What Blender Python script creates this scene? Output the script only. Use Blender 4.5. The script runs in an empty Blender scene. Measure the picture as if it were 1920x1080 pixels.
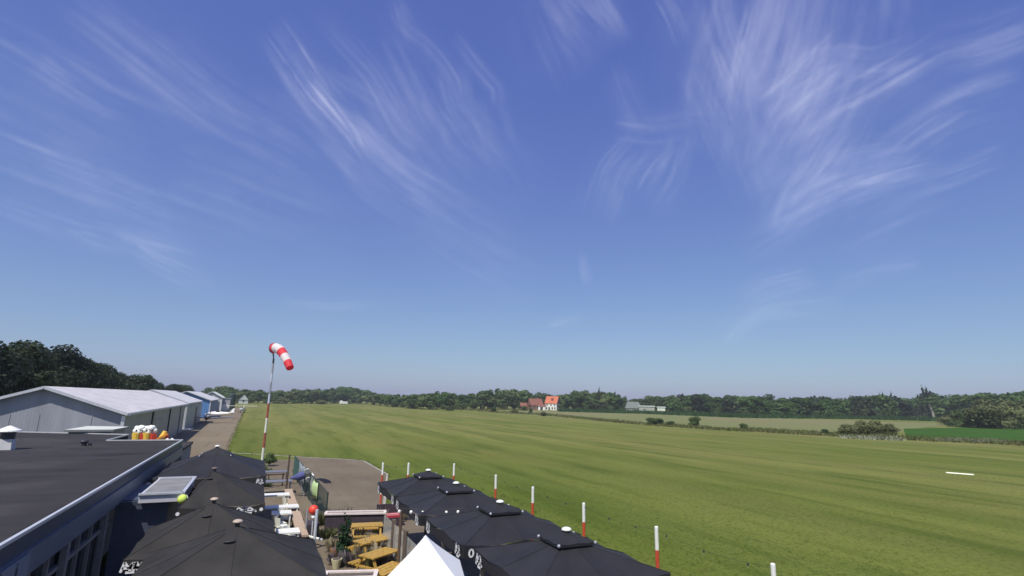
import bpy, bmesh, math, random
import numpy as np
from mathutils import Vector
rnd = random.Random(7)
R = math.radians
C = bpy.context.scene.collection
SC = bpy.context.scene

# ------------------------------------------------------------------ camera
F, CAMH, HORY, ROLL, YAW = 1000.0, 6.0, 752.0, .022, R(24.7)
TH = math.atan((HORY - 540) / F)
fw = Vector((math.sin(YAW) * math.cos(TH), math.cos(YAW) * math.cos(TH), math.sin(TH)))
r0 = Vector((math.cos(YAW), -math.sin(YAW), 0)); u0 = r0.cross(fw)
rt = math.cos(ROLL) * r0 + math.sin(ROLL) * u0
up = -math.sin(ROLL) * r0 + math.cos(ROLL) * u0
cd = bpy.data.cameras.new('camera'); cam = bpy.data.objects.new('camera', cd); C.objects.link(cam)
cd.sensor_width = 36; cd.lens = 36 * F / 1920; cd.clip_start = .1; cd.clip_end = 400000
from mathutils import Matrix
M3 = Matrix((rt, up, -fw)).transposed(); cam.matrix_world = Matrix.Translation((0, 0, CAMH)) @ M3.to_4x4()
SC.camera = cam

def ray(px, py): return (px - 960) / F * rt - (py - 540) / F * up + fw
def A(px, py, z=0):                      # where the sight line of a photo pixel meets height z
    d = ray(px, py); t = (z - CAMH) / d.z; return Vector((0, 0, CAMH)) + t * d
def AD(px, py, dist):                    # ... at a horizontal distance
    d = ray(px, py); t = dist / math.hypot(d.x, d.y); return Vector((0, 0, CAMH)) + t * d

# ------------------------------------------------------------------ light
SUN_EL, SUN_AZ = R(58), R(-135)          # azimuth clockwise from +Y
w = bpy.data.worlds.new('World'); SC.world = w; w.use_nodes = True
nt = w.node_tree; nt.nodes.clear()
out = nt.nodes.new('ShaderNodeOutputWorld'); bg = nt.nodes.new('ShaderNodeBackground')
sky = nt.nodes.new('ShaderNodeTexSky'); sky.sky_type = 'NISHITA'; sky.sun_disc = False
sky.sun_elevation = SUN_EL; sky.sun_rotation = SUN_AZ
sky.altitude = 0; sky.air_density = 1.0; sky.dust_density = 1.0; sky.ozone_density = 4.0
bg.inputs['Strength'].default_value = .066
SKYK = {'Red': (1.32, .80), 'Green': (1.32, .86), 'Blue': (3.42, .44)}   # camera-like response of the sky, per channel: gain, power
sp_ = nt.nodes.new('ShaderNodeSeparateColor'); cb_ = nt.nodes.new('ShaderNodeCombineColor'); nt.links.new(sky.outputs[0], sp_.inputs[0])
for ch, (ga, po) in SKYK.items():
    pw = nt.nodes.new('ShaderNodeMath'); pw.operation = 'POWER'; pw.inputs[1].default_value = po; nt.links.new(sp_.outputs[ch], pw.inputs[0])
    ml = nt.nodes.new('ShaderNodeMath'); ml.operation = 'MULTIPLY'; ml.inputs[1].default_value = ga; nt.links.new(pw.outputs[0], ml.inputs[0]); nt.links.new(ml.outputs[0], cb_.inputs[ch])
nt.links.new(cb_.outputs[0], bg.inputs[0]); nt.links.new(bg.outputs[0], out.inputs[0])
sl = bpy.data.lights.new('sun', 'SUN'); sl.energy = 3.7; sl.angle = R(.5); sl.color = (1, .95, .87)
so = bpy.data.objects.new('sun', sl); C.objects.link(so)
sv = Vector((math.sin(SUN_AZ) * math.cos(SUN_EL), math.cos(SUN_AZ) * math.cos(SUN_EL), math.sin(SUN_EL)))
so.rotation_euler = sv.to_track_quat('Z', 'Y').to_euler(); so.location = (-30, -20, 60)
SC.view_settings.view_transform = 'Standard'; SC.view_settings.look = 'None'
SC.view_settings.exposure = 0.4; SC.view_settings.gamma = 1
HAZE = .0002
SC.render.engine = 'CYCLES'; SC.cycles.transparent_max_bounces = 40; SC.cycles.max_bounces = 6

# ------------------------------------------------------------------ materials
MATS = {}
def mat(name, col, rough=.6, var=.18, scale=4., metal=0., bump=0., stretch=(1, 1, 1), col2=None, spec=.5, detail=5.):
    if name in MATS: return MATS[name]
    m = bpy.data.materials.new(name); m.use_nodes = True; t = m.node_tree; N = t.nodes; L = t.links
    b = N['Principled BSDF']; b.inputs['Roughness'].default_value = rough; b.inputs['Metallic'].default_value = metal
    b.inputs['Specular IOR Level'].default_value = spec
    tc = N.new('ShaderNodeTexCoord'); mp = N.new('ShaderNodeMapping'); mp.inputs['Scale'].default_value = stretch
    L.new(tc.outputs['Object'], mp.inputs[0])
    no = N.new('ShaderNodeTexNoise'); no.inputs['Scale'].default_value = scale; no.inputs['Detail'].default_value = detail
    no.inputs['Roughness'].default_value = .65
    L.new(mp.outputs[0], no.inputs['Vector'])
    cr = N.new('ShaderNodeValToRGB')
    c2 = col2 or [min(1, c * (1 + var)) for c in col]; c1 = [c * (1 - var) for c in col] if not col2 else col
    cr.color_ramp.elements[0].position = .3; cr.color_ramp.elements[1].position = .7
    cr.color_ramp.elements[0].color = (*c1, 1); cr.color_ramp.elements[1].color = (*c2, 1)
    L.new(no.outputs['Fac'], cr.inputs[0]); L.new(cr.outputs[0], b.inputs['Base Color'])
    if bump:
        bp = N.new('ShaderNodeBump'); bp.inputs['Strength'].default_value = bump; bp.inputs['Distance'].default_value = .05
        L.new(no.outputs['Fac'], bp.inputs['Height']); L.new(bp.outputs[0], b.inputs['Normal'])
    MATS[name] = m; return m

def layered(name, base, layers, rough=.9, bump=.3, spec=.2):
    """base colour, then layers (col, scale, stretch, lo, hi, amount) blended by noise in object space"""
    m = bpy.data.materials.new(name); m.use_nodes = True; t = m.node_tree; N = t.nodes; L = t.links
    b = N['Principled BSDF']; b.inputs['Roughness'].default_value = rough; b.inputs['Specular IOR Level'].default_value = spec
    tc = N.new('ShaderNodeTexCoord'); cur = None; last = None
    for i, (col, scale, stretch, lo, hi, amt) in enumerate(layers):
        mp = N.new('ShaderNodeMapping'); mp.inputs['Scale'].default_value = stretch; mp.inputs['Location'].default_value = (i * 13.7, i * 7.1, 0)
        L.new(tc.outputs['Object'], mp.inputs[0])
        no = N.new('ShaderNodeTexNoise'); no.inputs['Scale'].default_value = scale; no.inputs['Detail'].default_value = 4
        no.inputs['Roughness'].default_value = .6
        L.new(mp.outputs[0], no.inputs['Vector'])
        mr = N.new('ShaderNodeMapRange'); mr.inputs['From Min'].default_value = lo; mr.inputs['From Max'].default_value = hi
        mr.inputs['To Max'].default_value = amt; L.new(no.outputs['Fac'], mr.inputs[0])
        mx = N.new('ShaderNodeMix'); mx.data_type = 'RGBA'; L.new(mr.outputs[0], mx.inputs[0])
        if cur is None: mx.inputs[6].default_value = (*base, 1)
        else: L.new(cur, mx.inputs[6])
        mx.inputs[7].default_value = (*col, 1); cur = mx.outputs[2]; last = no
    L.new(cur, b.inputs['Base Color'])
    if bump:
        bp = N.new('ShaderNodeBump'); bp.inputs['Strength'].default_value = bump; bp.inputs['Distance'].default_value = .06
        L.new(last.outputs['Fac'], bp.inputs['Height']); L.new(bp.outputs[0], b.inputs['Normal'])
    MATS[name] = m; return m

def leafmat(name, dark, light, trans=.25):
    m = bpy.data.materials.new(name); m.use_nodes = True; t = m.node_tree; N = t.nodes; L = t.links
    b = N['Principled BSDF']; b.inputs['Roughness'].default_value = .65; b.inputs['Specular IOR Level'].default_value = .25
    at = N.new('ShaderNodeAttribute'); at.attribute_name = 'tone'
    oi = N.new('ShaderNodeObjectInfo'); ad = N.new('ShaderNodeMath'); ad.operation = 'MULTIPLY_ADD'
    ad.inputs[1].default_value = .75; L.new(oi.outputs['Random'], ad.inputs[0])
    s = N.new('ShaderNodeMath'); s.operation = 'MULTIPLY'; s.inputs[1].default_value = .5
    L.new(at.outputs['Fac'], s.inputs[0]); L.new(s.outputs[0], ad.inputs[2])
    cr = N.new('ShaderNodeValToRGB'); cr.color_ramp.elements[0].color = (*dark, 1); cr.color_ramp.elements[1].color = (*light, 1)
    L.new(ad.outputs[0], cr.inputs[0]); L.new(cr.outputs[0], b.inputs['Base Color'])
    tr = N.new('ShaderNodeBsdfTranslucent'); L.new(cr.outputs[0], tr.inputs[0])
    mx = N.new('ShaderNodeMixShader'); mx.inputs[0].default_value = trans
    L.new(b.outputs[0], mx.inputs[1]); L.new(tr.outputs[0], mx.inputs[2]); L.new(mx.outputs[0], N['Material Output'].inputs[0])
    MATS[name] = m; return m

GRASS = layered('mown_grass', (.118, .143, .030), [
    ((.215, .198, .075), .030, (1, .16, 1), .36, .60, .9),
    ((.075, .115, .017), .055, (1.0, .14, 1), .50, .66, .5),
    ((.225, .18, .075), .022, (1, .3, 1), .54, .70, .6),
    ((.08, .125, .016), .018, (1, .4, 1), .54, .70, .4),
    ((.19, .20, .06), .22, (1, .07, 1), .46, .60, .6),
    ((.06, .09, .016), .45, (1, .12, 1), .50, .64, .55),
    ((.14, .16, .035), 2.0, (1, .4, 1), .50, .70, .5),
    ((.13, .10, .04), .9, (1, .8, 1), .60, .70, .5),
    ((.035, .06, .006), 6, (1, .7, 1), .48, .66, .6),
    ((.17, .19, .06), 14, (1, .7, 1), .54, .70, .5)], bump=.5, spec=.05)
def lush_vignette(m):                              # greener turf towards the terrace, plus vignette darkening painted in around the camera
    t = m.node_tree; N = t.nodes; L = t.links; b = N['Principled BSDF']; src = b.inputs['Base Color'].links[0].from_socket
    tc = N.new('ShaderNodeTexCoord'); sx = N.new('ShaderNodeVectorMath'); sx.operation = 'LENGTH'; L.new(tc.outputs['Object'], sx.inputs[0])
    no = N.new('ShaderNodeTexNoise'); no.inputs['Scale'].default_value = .12; L.new(tc.outputs['Object'], no.inputs['Vector'])
    ad = N.new('ShaderNodeMath'); ad.operation = 'MULTIPLY_ADD'; ad.inputs[1].default_value = 50; L.new(no.outputs['Fac'], ad.inputs[0]); L.new(sx.outputs['Value'], ad.inputs[2])
    mr = N.new('ShaderNodeMapRange'); mr.inputs[1].default_value = 150; mr.inputs[2].default_value = 45; mr.inputs[4].default_value = .54; L.new(ad.outputs[0], mr.inputs[0])
    mx = N.new('ShaderNodeMix'); mx.data_type = 'RGBA'; mx.blend_type = 'MULTIPLY'; mx.inputs[7].default_value = (.52, .68, .26, 1); L.new(mr.outputs[0], mx.inputs[0]); L.new(src, mx.inputs[6])
    # mowing passes along the runway: alternate swaths nine metres wide lay the blades either way
    wv = N.new('ShaderNodeTexWave'); wv.bands_direction = 'X'; wv.inputs['Scale'].default_value = .033; wv.inputs['Distortion'].default_value = 1.2; wv.inputs['Detail'].default_value = 1; wv.inputs['Detail Scale'].default_value = .4
    L.new(tc.outputs['Object'], wv.inputs['Vector']); cr = N.new('ShaderNodeValToRGB'); cr.color_ramp.elements[0].position = .3; cr.color_ramp.elements[1].position = .7; cr.color_ramp.elements[0].color = (.94, .955, .93, 1); cr.color_ramp.elements[1].color = (1.07, 1.05, 1.04, 1); L.new(wv.outputs['Fac'], cr.inputs[0])
    m2 = N.new('ShaderNodeMix'); m2.data_type = 'RGBA'; m2.blend_type = 'MULTIPLY'; m2.inputs[0].default_value = 1; L.new(mx.outputs[2], m2.inputs[6]); L.new(cr.outputs[0], m2.inputs[7]); L.new(m2.outputs[2], b.inputs['Base Color'])
lush_vignette(GRASS)
def joints(m, size, amt, off=(0, 0, 0), wdt=.012):       # slab or felt joints as thin dark lines
    t = m.node_tree; N = t.nodes; L = t.links; b = N['Principled BSDF']; src = b.inputs['Base Color'].links[0].from_socket
    tc = N.new('ShaderNodeTexCoord'); mp = N.new('ShaderNodeMapping'); mp.inputs['Location'].default_value = off; L.new(tc.outputs['Object'], mp.inputs[0])
    br = N.new('ShaderNodeTexBrick'); br.inputs['Scale'].default_value = 1; br.inputs['Brick Width'].default_value = size[0]; br.inputs['Row Height'].default_value = size[1]; br.inputs['Mortar Size'].default_value = wdt; br.inputs['Mortar Smooth'].default_value = .3
    br.inputs['Color1'].default_value = (1, 1, 1, 1); br.inputs['Color2'].default_value = (.88, .88, .88, 1); br.inputs['Mortar'].default_value = (amt, amt, amt, 1); L.new(mp.outputs[0], br.inputs['Vector'])
    mx = N.new('ShaderNodeMix'); mx.data_type = 'RGBA'; mx.blend_type = 'MULTIPLY'; mx.inputs[0].default_value = 1; L.new(src, mx.inputs[6]); L.new(br.outputs[0], mx.inputs[7]); L.new(mx.outputs[2], b.inputs['Base Color'])
WHEAT = layered('ripening_field', (.155, .17, .06), [
    ((.21, .165, .085), .02, (1, .5, 1), .48, .64, .75),
    ((.12, .17, .05), .03, (.5, 1, 1), .54, .66, .7),
    ((.13, .13, .05), .8, (1, .2, 1), .5, .7, .5),
    ((.12, .12, .05), 4, (1, 1, 1), .5, .7, .4)])
GREENF = layered('green_crop_field', (.034, .085, .010), [
    ((.048, .11, .014), .08, (1, .3, 1), .45, .65, .8),
    ((.02, .05, .008), 1.2, (1, .25, 1), .5, .7, .6)], spec=.05)
PAVE = layered('brown_paving', (.170, .136, .092), [
    ((.14, .108, .075), .12, (1, 1, 1), .4, .65, .8),
    ((.195, .172, .12), .3, (1, .3, 1), .5, .7, .6),
    ((.085, .07, .055), 2.2, (1, 1, 1), .58, .72, .5),
    ((.10, .085, .07), 25, (1, 1, 1), .5, .7, .4)], bump=.15)
APRON = layered('apron_concrete', (.19, .148, .098), [
    ((.215, .18, .122), .05, (1, .3, 1), .45, .62, .8),
    ((.15, .12, .10), .12, (1, .12, 1), .55, .7, .6),
    ((.17, .14, .11), 6, (1, 1, 1), .5, .7, .35)], bump=.1)
BITUMEN = layered('roofing_felt', (.036, .033, .033), [
    ((.043, .040, .043), .35, (1, .4, 1), .45, .65, .8),
    ((.012, .011, .010), .35, (.8, 1.4, 1), .56, .66, .7),
    ((.07, .066, .064), .22, (1, 1, 1), .56, .70, .6),
    ((.03, .03, .03), 30, (1, 1, 1), .5, .7, .5)], rough=.85, bump=.2)
joints(PAVE, (2, 2), .6, wdt=.02); joints(APRON, (7, 9), .55, wdt=.06); joints(BITUMEN, (8, 1.0), .45, wdt=.025)
BLACKF = mat('black_canvas', (.016, .016, .019), rough=.7, var=.3, scale=1.1, bump=.35, spec=.4, detail=3)
CHARF = mat('charcoal_canvas', (.027, .025, .023), rough=.8, var=.35, scale=.9, bump=.4, spec=.3, detail=3)
WHITEP = mat('white_paint', (.74, .74, .69), rough=.5, var=.12, scale=6)
WHITEF = mat('white_canvas', (.86, .86, .84), rough=.8, var=.03, scale=3)
REDP = mat('red_paint', (.48, .07, .03), rough=.5, var=.2, scale=8)
GREYM = mat('grey_metal', (.42, .43, .45), rough=.4, var=.1, scale=5, metal=.5)
SILVER = mat('light_trim_metal', (.62, .63, .66), rough=.35, var=.1, scale=4, metal=.35)
DARKM = mat('dark_metal', (.03, .03, .034), rough=.5, var=.15)
NAVY = mat('navy_fascia', (.035, .045, .07), rough=.5, var=.15, scale=2)
BLUEG = mat('blue_grey_panel', (.105, .125, .165), rough=.45, var=.12, scale=1.2)
FRAMEG = mat('dark_grey_frame', (.20, .20, .20), rough=.5, var=.15)
GLASSD = mat('dark_window_glass', (.012, .013, .015), rough=.06, var=.1, spec=.6)
WALLG = mat('grey_render_wall', (.20, .20, .20), rough=.85, var=.12, scale=2)
TIMBER = mat('tan_timber', (.40, .30, .21), rough=.75, var=.2, scale=5, stretch=(6, .5, 6))
BROWNW = mat('dark_brown_wood', (.09, .06, .042), rough=.75, var=.25, scale=6, stretch=(5, 5, .5))
YELLOW = mat('yellow_ochre_paint', (.40, .245, .048), rough=.6, var=.35, scale=9)
PURPLE = mat('dark_plum_board', (.045, .032, .042), rough=.7, var=.25, scale=5)
BARK = mat('tree_bark', (.075, .06, .045), rough=.9, var=.3, scale=3, stretch=(3, 3, .6))
def corrugated(name, col, axis_scale, rough=.45, var=.15):
    m = mat(name, col, rough=rough, var=var, scale=.9, stretch=(1, .35, .18)); t = m.node_tree; N = t.nodes; L = t.links
    tc = N.new('ShaderNodeTexCoord'); mp = N.new('ShaderNodeMapping'); mp.inputs['Scale'].default_value = axis_scale
    L.new(tc.outputs['Object'], mp.inputs[0])
    wv = N.new('ShaderNodeTexWave'); wv.bands_direction = 'DIAGONAL'; wv.inputs['Scale'].default_value = 1; wv.wave_profile = 'SIN'
    L.new(mp.outputs[0], wv.inputs['Vector'])
    bp = N.new('ShaderNodeBump'); bp.inputs['Strength'].default_value = .12; bp.inputs['Distance'].default_value = .03
    L.new(wv.outputs['Fac'], bp.inputs['Height']); L.new(bp.outputs[0], N['Principled BSDF'].inputs['Normal']); return m
HROOF = corrugated('hangar_roof_sheet', (.63, .59, .56), (0, 2.2, 0))
HROOFB = corrugated('hangar_roof_sheet_pale', (.61, .59, .56), (0, 2.2, 0))
HWALL = corrugated('hangar_gable_sheet', (.30, .31, .345), (3, 0, 0))
HSIDE = corrugated('hangar_side_sheet', (.25, .25, .24), (0, 3, 0))
HLIGHT = corrugated('hangar_light_sheet', (.50, .52, .53), (3, 3, 0))
HGREEN = corrugated('hangar_greygreen_sheet', (.27, .31, .29), (0, 3, 0))
HBLUE = corrugated('hangar_blue_sheet', (.085, .20, .44), (3, 3, 0))
HBLUED = corrugated('hangar_dark_blue_door', (.07, .11, .26), (3, 3, 0))

# ------------------------------------------------------------------ mesh helpers
def wloc(o):
    v = Vector((0, 0, 0))
    while o: v += o.location; o = o.parent
    return v
class MB:
    def __init__(s, local=False): s.v = []; s.f = []; s.local = local; s.tone = None
    def quad(s, *p):
        i = len(s.v); s.v += [tuple(q) for q in p]; s.f.append(tuple(range(i, i + len(p)))); return s
    def box(s, c, d, rz=0, taper=1.0):
        cx, cy, cz = c; i = len(s.v); ca, sa = math.cos(rz), math.sin(rz)
        for z, k in ((-1, 1), (1, taper)):
            for x, y in ((-1, -1), (1, -1), (1, 1), (-1, 1)):
                X, Y = x * d[0] / 2 * k, y * d[1] / 2 * k
                s.v.append((cx + X * ca - Y * sa, cy + X * sa + Y * ca, cz + z * d[2] / 2))
        for f in ((3, 2, 1, 0), (4, 5, 6, 7), (0, 1, 5, 4), (1, 2, 6, 5), (2, 3, 7, 6), (3, 0, 4, 7)): s.f.append(tuple(i + k for k in f))
        return s
    def bar(s, p, q, w, h=None):
        p, q = Vector(p), Vector(q); h = h or w; d = (q - p).normalized()
        a = d.cross(Vector((0, 0, 1)));  a = Vector((1, 0, 0)) if a.length < 1e-4 else a.normalized(); b = a.cross(d)
        i = len(s.v)
        for e in (p, q):
            for x, y in ((-1, -1), (1, -1), (1, 1), (-1, 1)): s.v.append(tuple(e + a * x * w / 2 + b * y * h / 2))
        for f in ((3, 2, 1, 0), (4, 5, 6, 7), (0, 1, 5, 4), (1, 2, 6, 5), (2, 3, 7, 6), (3, 0, 4, 7)): s.f.append(tuple(i + k for k in f))
        return s
    def tube(s, pts, rad, n=8, cap=True):
        pts = [Vector(p) for p in pts]; rad = rad if isinstance(rad, (list, tuple)) else [rad] * len(pts); i0 = len(s.v)
        for k, p in enumerate(pts):
            d = (pts[min(k + 1, len(pts) - 1)] - pts[max(k - 1, 0)]).normalized()
            a = d.cross(Vector((0, 0, 1))); a = Vector((1, 0, 0)) if a.length < 1e-3 else a.normalized(); b = a.cross(d)
            for j in range(n):
                t = 2 * math.pi * j / n; s.v.append(tuple(p + (a * math.cos(t) + b * math.sin(t)) * rad[k]))
        for k in range(len(pts) - 1):
            for j in range(n):
                a_, b_ = i0 + k * n + j, i0 + k * n + (j + 1) % n; s.f.append((a_, b_, b_ + n, a_ + n))
        if cap:
            s.f.append(tuple(i0 + j for j in reversed(range(n)))); s.f.append(tuple(i0 + (len(pts) - 1) * n + j for j in range(n)))
        return s
    def ball(s, c, r, sq=(1, 1, 1), n=10, m=7, z0=-1.0):
        i0 = len(s.v)
        for k in range(m + 1):
            ph = math.pi * k / m
            for j in range(n):
                t = 2 * math.pi * j / n; z = max(z0, math.cos(ph))
                s.v.append((c[0] + r * sq[0] * math.sin(ph) * math.cos(t), c[1] + r * sq[1] * math.sin(ph) * math.sin(t), c[2] + r * sq[2] * z))
        for k in range(m):
            for j in range(n):
                a_, b_ = i0 + k * n + j, i0 + k * n + (j + 1) % n; s.f.append((a_, a_ + n, b_ + n, b_))
        return s
    def prism(s, poly, z0, z1):
        i = len(s.v); n = len(poly)
        s.v += [(p[0], p[1], z0) for p in poly] + [(p[0], p[1], z1) for p in poly]
        s.f.append(tuple(i + n + k for k in range(n))); s.f.append(tuple(i + k for k in reversed(range(n))))
        for k in range(n): s.f.append((i + k, i + (k + 1) % n, i + n + (k + 1) % n, i + n + k))
        return s
    def build(s, name, m, parent=None, smooth=False):
        o = wloc(parent) if (parent and not s.local) else Vector((0, 0, 0))
        me = bpy.data.meshes.new(name); me.from_pydata([(x - o.x, y - o.y, z - o.z) for x, y, z in s.v], [], s.f); me.update()
        if s.tone:
            a = me.attributes.new('tone', 'FLOAT', 'FACE'); a.data.foreach_set('value', s.tone)
        me.materials.append(m)
        if smooth: me.polygons.foreach_set('use_smooth', [True] * len(me.polygons))
        ob = bpy.data.objects.new(name, me); C.objects.link(ob)
        if parent: ob.parent = parent
        else:                                           # a single-mesh thing: origin at its base centre
            co = np.array(s.v) if s.v else np.zeros((1, 3))
            c = Vector((float(co[:, 0].mean()), float(co[:, 1].mean()), float(co[:, 2].min())))
            me.transform(Matrix.Translation(-c)); ob.location = c
        return ob
def tag(o, label, cat, group=None):
    o['label'] = label; o['category'] = cat
    if group: o['group'] = group
    return o
def thing(name, label, cat, loc=(0, 0, 0), rz=0, group=None):
    o = bpy.data.objects.new(name, None); o.empty_display_size = .3; C.objects.link(o)
    o.location = loc; o.rotation_euler = (0, 0, rz); return tag(o, label, cat, group)
def dup(root, loc=None, rz=None, scale=None, label=None, group=None):
    r = root.copy(); C.objects.link(r)
    if loc is not None: r.location = loc
    if rz is not None: r.rotation_euler = (0, 0, rz)
    if scale is not None: r.scale = scale
    if label: r['label'] = label
    if group: r['group'] = group
    for ch in list(root.children):
        c = ch.copy(); C.objects.link(c); c.parent = r
        for g in list(ch.children):
            d = g.copy(); C.objects.link(d); d.parent = c
    return r
def struct(o, kind='structure'):
    o['kind'] = kind; return o
def sheet(name, poly, z, m, step=None):
    mb = MB(); mb.quad(*[(p[0], p[1], z) for p in poly]); return struct(mb.build(name, m))

# ------------------------------------------------------------------ ground and fields
g = MB(); n = 64; g.v = [(1700 * math.cos(2 * math.pi * k / n), 1700 * math.sin(2 * math.pi * k / n), 0) for k in range(n)]; g.f = [tuple(range(n))]
gr = g.build('ground', GRASS); struct(gr)
sheet('wheat_field', [(113, 72), (108, 136), (112, 250), (150, 330), (200, 360), (255, 320), (250, 262), (260, 200), (300, 146), (220, 118)], .006, WHEAT)
sheet('crop_field', [(125.5, 71), (190, 108), (300, 124), (500, 130), (500, -20), (170, 0), (135, 44)], .010, GREENF)
sheet('apron', [(-14, 46), (-2.0, 46), (-2.3, 64), (-2.6, 75.6), (-3.9, 180), (-5.2, 300), (-24, 300), (-14, 150)], .006, APRON)
sheet('terrace_paving', [(-4.3, -12), (10.3, -12), (10.3, 30.6), (4.05, 31), (4.05, 58), (-2.0, 58), (-2.0, 46), (-14, 46), (-14, 38), (-4.3, 38)], .010, PAVE)
sheet('concrete_patio', [(4.06, 30.8), (6.6, 30.4), (9.95, 45.1), (9.8, 55), (8.9, 56.3), (4.06, 60.2)], .016, PAVE)
kerb = MB()
def strip(mb, pts, w, z0, z1):
    for a, b in zip(pts[:-1], pts[1:]): mb.bar((a[0], a[1], (z0 + z1) / 2), (b[0], b[1], (z0 + z1) / 2), w, z1 - z0)
KERBM = mat('pale_kerb_stone', (.33, .30, .26), rough=.85, var=.15, scale=3)
strip(kerb, [(-2.3, 66), (.8, 63.6), (4.1, 60.3), (8.95, 56.4), (9.9, 55.1), (10.05, 45.1), (6.75, 30.6)], .16, -.05, .035)
struct(kerb.build('kerb', KERBM))
lipm = mat('lawn_edge', (.16, .17, .06), rough=.9, var=.25, scale=4)

# apron edge
# rough grass tufts: fields of blades nobody could count
def blades(name, spots, m, h0, h1, w, per=7, spread=.25, lean=.5):
    mb = MB(); mb.tone = []
    for (x, y, k) in spots:
        for _ in range(per):
            a = rnd.uniform(0, 6.28); r = spread * math.sqrt(rnd.random()); px, py = x + r * math.cos(a), y + r * math.sin(a)
            h = rnd.uniform(h0, h1) * k; b = rnd.uniform(0, 6.28); dx, dy = w / 2 * math.cos(b), w / 2 * math.sin(b)
            lx, ly = rnd.gauss(0, lean) * h, rnd.gauss(0, lean) * h
            mb.quad((px - dx, py - dy, 0), (px + dx, py + dy, 0), (px + lx + dx * .2, py + ly + dy * .2, h)); mb.tone.append(rnd.random())
    return struct(mb.build(name, m), 'stuff')
LTUFT = leafmat('tuft_leaf', (.05, .08, .015), (.15, .18, .05), .35)
LDRY = leafmat('dry_verge_leaf', (.07, .06, .025), (.20, .17, .08))
LPALE = leafmat('pale_flower_leaf', (.10, .13, .06), (.42, .42, .30))
LGREEN = leafmat('shrub_leaf', (.025, .048, .016), (.10, .15, .048), .3)
LTREE = leafmat('tree_leaf', (.02, .05, .014), (.08, .15, .036), .3)
LTREED = leafmat('dark_tree_leaf', (.009, .020, .010), (.036, .062, .024))
LTREEP = leafmat('pale_tree_leaf', (.04, .07, .022), (.13, .18, .06), .3)

# ------------------------------------------------------------------ trees
def crown_mb(h, wdt, base, n, leaf, seed, lobes=9, conif=0, spread=1.0):
    q = random.Random(seed); mb = MB(local=True); mb.tone = []
    L = []
    for k in range(lobes):
        if conif:
            f = (k + .5) / lobes; z = base + (h - base) * f; rr = wdt / 2 * (1 - f * .85); L.append((Vector((q.gauss(0, .08) * wdt, q.gauss(0, .08) * wdt, z)), rr, (h - base) / lobes * .9))
        else:
            a = q.uniform(0, 6.28); f = q.random(); z = base + (h - base) * (.16 + .70 * f)
            lim = wdt / 2 * (1 - .75 * max(0, f - .35) ** 1.3) * .68; r = lim * math.sqrt(q.random())
            L.append((Vector((r * math.cos(a), r * math.sin(a), z)), wdt * q.uniform(.20, .33), (h - base) * q.uniform(.13, .21)))
    if not conif: L.append((Vector((q.gauss(0, .06) * wdt, q.gauss(0, .06) * wdt, h - (h - base) * .16)), wdt * .22, (h - base) * .16)); L.append((Vector((0, 0, base + (h - base) * .45)), wdt * .36, (h - base) * .36))
    tones = [q.random() for _ in L]; wts = [l[1] * l[1] for l in L]
    for _ in range(n):
        k = q.choices(range(len(L)), wts)[0]; c, rr, rz = L[k]
        d = Vector((q.gauss(0, 1), q.gauss(0, 1), q.gauss(.15, 1))).normalized(); rad = q.uniform(.72, 1.08) if q.random() < .85 else q.uniform(.3, .8)
        p = c + Vector((d.x * rr * rad, d.y * rr * rad, d.z * rz * rad))
        if p.z < base * .5: continue
        nrm = (d + Vector((q.gauss(0, .5), q.gauss(0, .5), q.gauss(.2, .5)))).normalized()
        a = nrm.orthogonal().normalized(); b = nrm.cross(a); t = q.uniform(0, 6.28); a, b = a * math.cos(t) + b * math.sin(t), b * math.cos(t) - a * math.sin(t)
        s1 = leaf * q.uniform(.6, 1.25); s2 = s1 * q.uniform(.5, .9)
        mb.quad(p - a * s1 * .5 - b * s2 * .2, p + b * s2 * -.5, p + a * s1 * .5 - b * s2 * .1, p + a * s1 * .3 + b * s2 * .5, p - a * s1 * .3 + b * s2 * .45)
        mb.tone.append(min(1, max(0, .55 * tones[k] + .45 * q.random())))
    return mb, L
def make_tree(name, label, cat, h, wdt, base, n, leaf, seed, m, group=None, lobes=9, conif=0, tr=.02):
    t = thing(name, label, cat, (0, 0, 0), 0, group)
    mb, L = crown_mb(h, wdt, base, n, leaf, seed, lobes, conif)
    tk = MB(local=True); r = h * tr; q = random.Random(seed + 5)
    tk.tube([(0, 0, -.1), (q.gauss(0, .05) * r * 6, 0, base), (q.gauss(0, .1) * r * 6, q.gauss(0, .1) * r * 6, h * .8)], [r * 1.3, r, r * .25], 7)
    for k in range(min(7, len(L))):
        c = L[k][0]; z = base * .8 + (c.z - base * .8) * .3
        tk.tube([(0, 0, z), (c.x * .5, c.y * .5, (z + c.z) / 2 + .1), tuple(c)], [r * .5, r * .32, r * .12], 5)
    tk.build('trunk', BARK, t); mb.build('crown', m, t); return t
HID = []
def place(proto, loc, h_scale, w_scale, label, group, used=[]):
    o = proto if proto.name not in used else dup(proto)
    used.append(proto.name); o.location = loc; o.rotation_euler = (0, 0, rnd.uniform(0, 6.28)); o.scale = (w_scale, w_scale, h_scale)
    o['label'] = label
    if group: o['group'] = group
    return o

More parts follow.
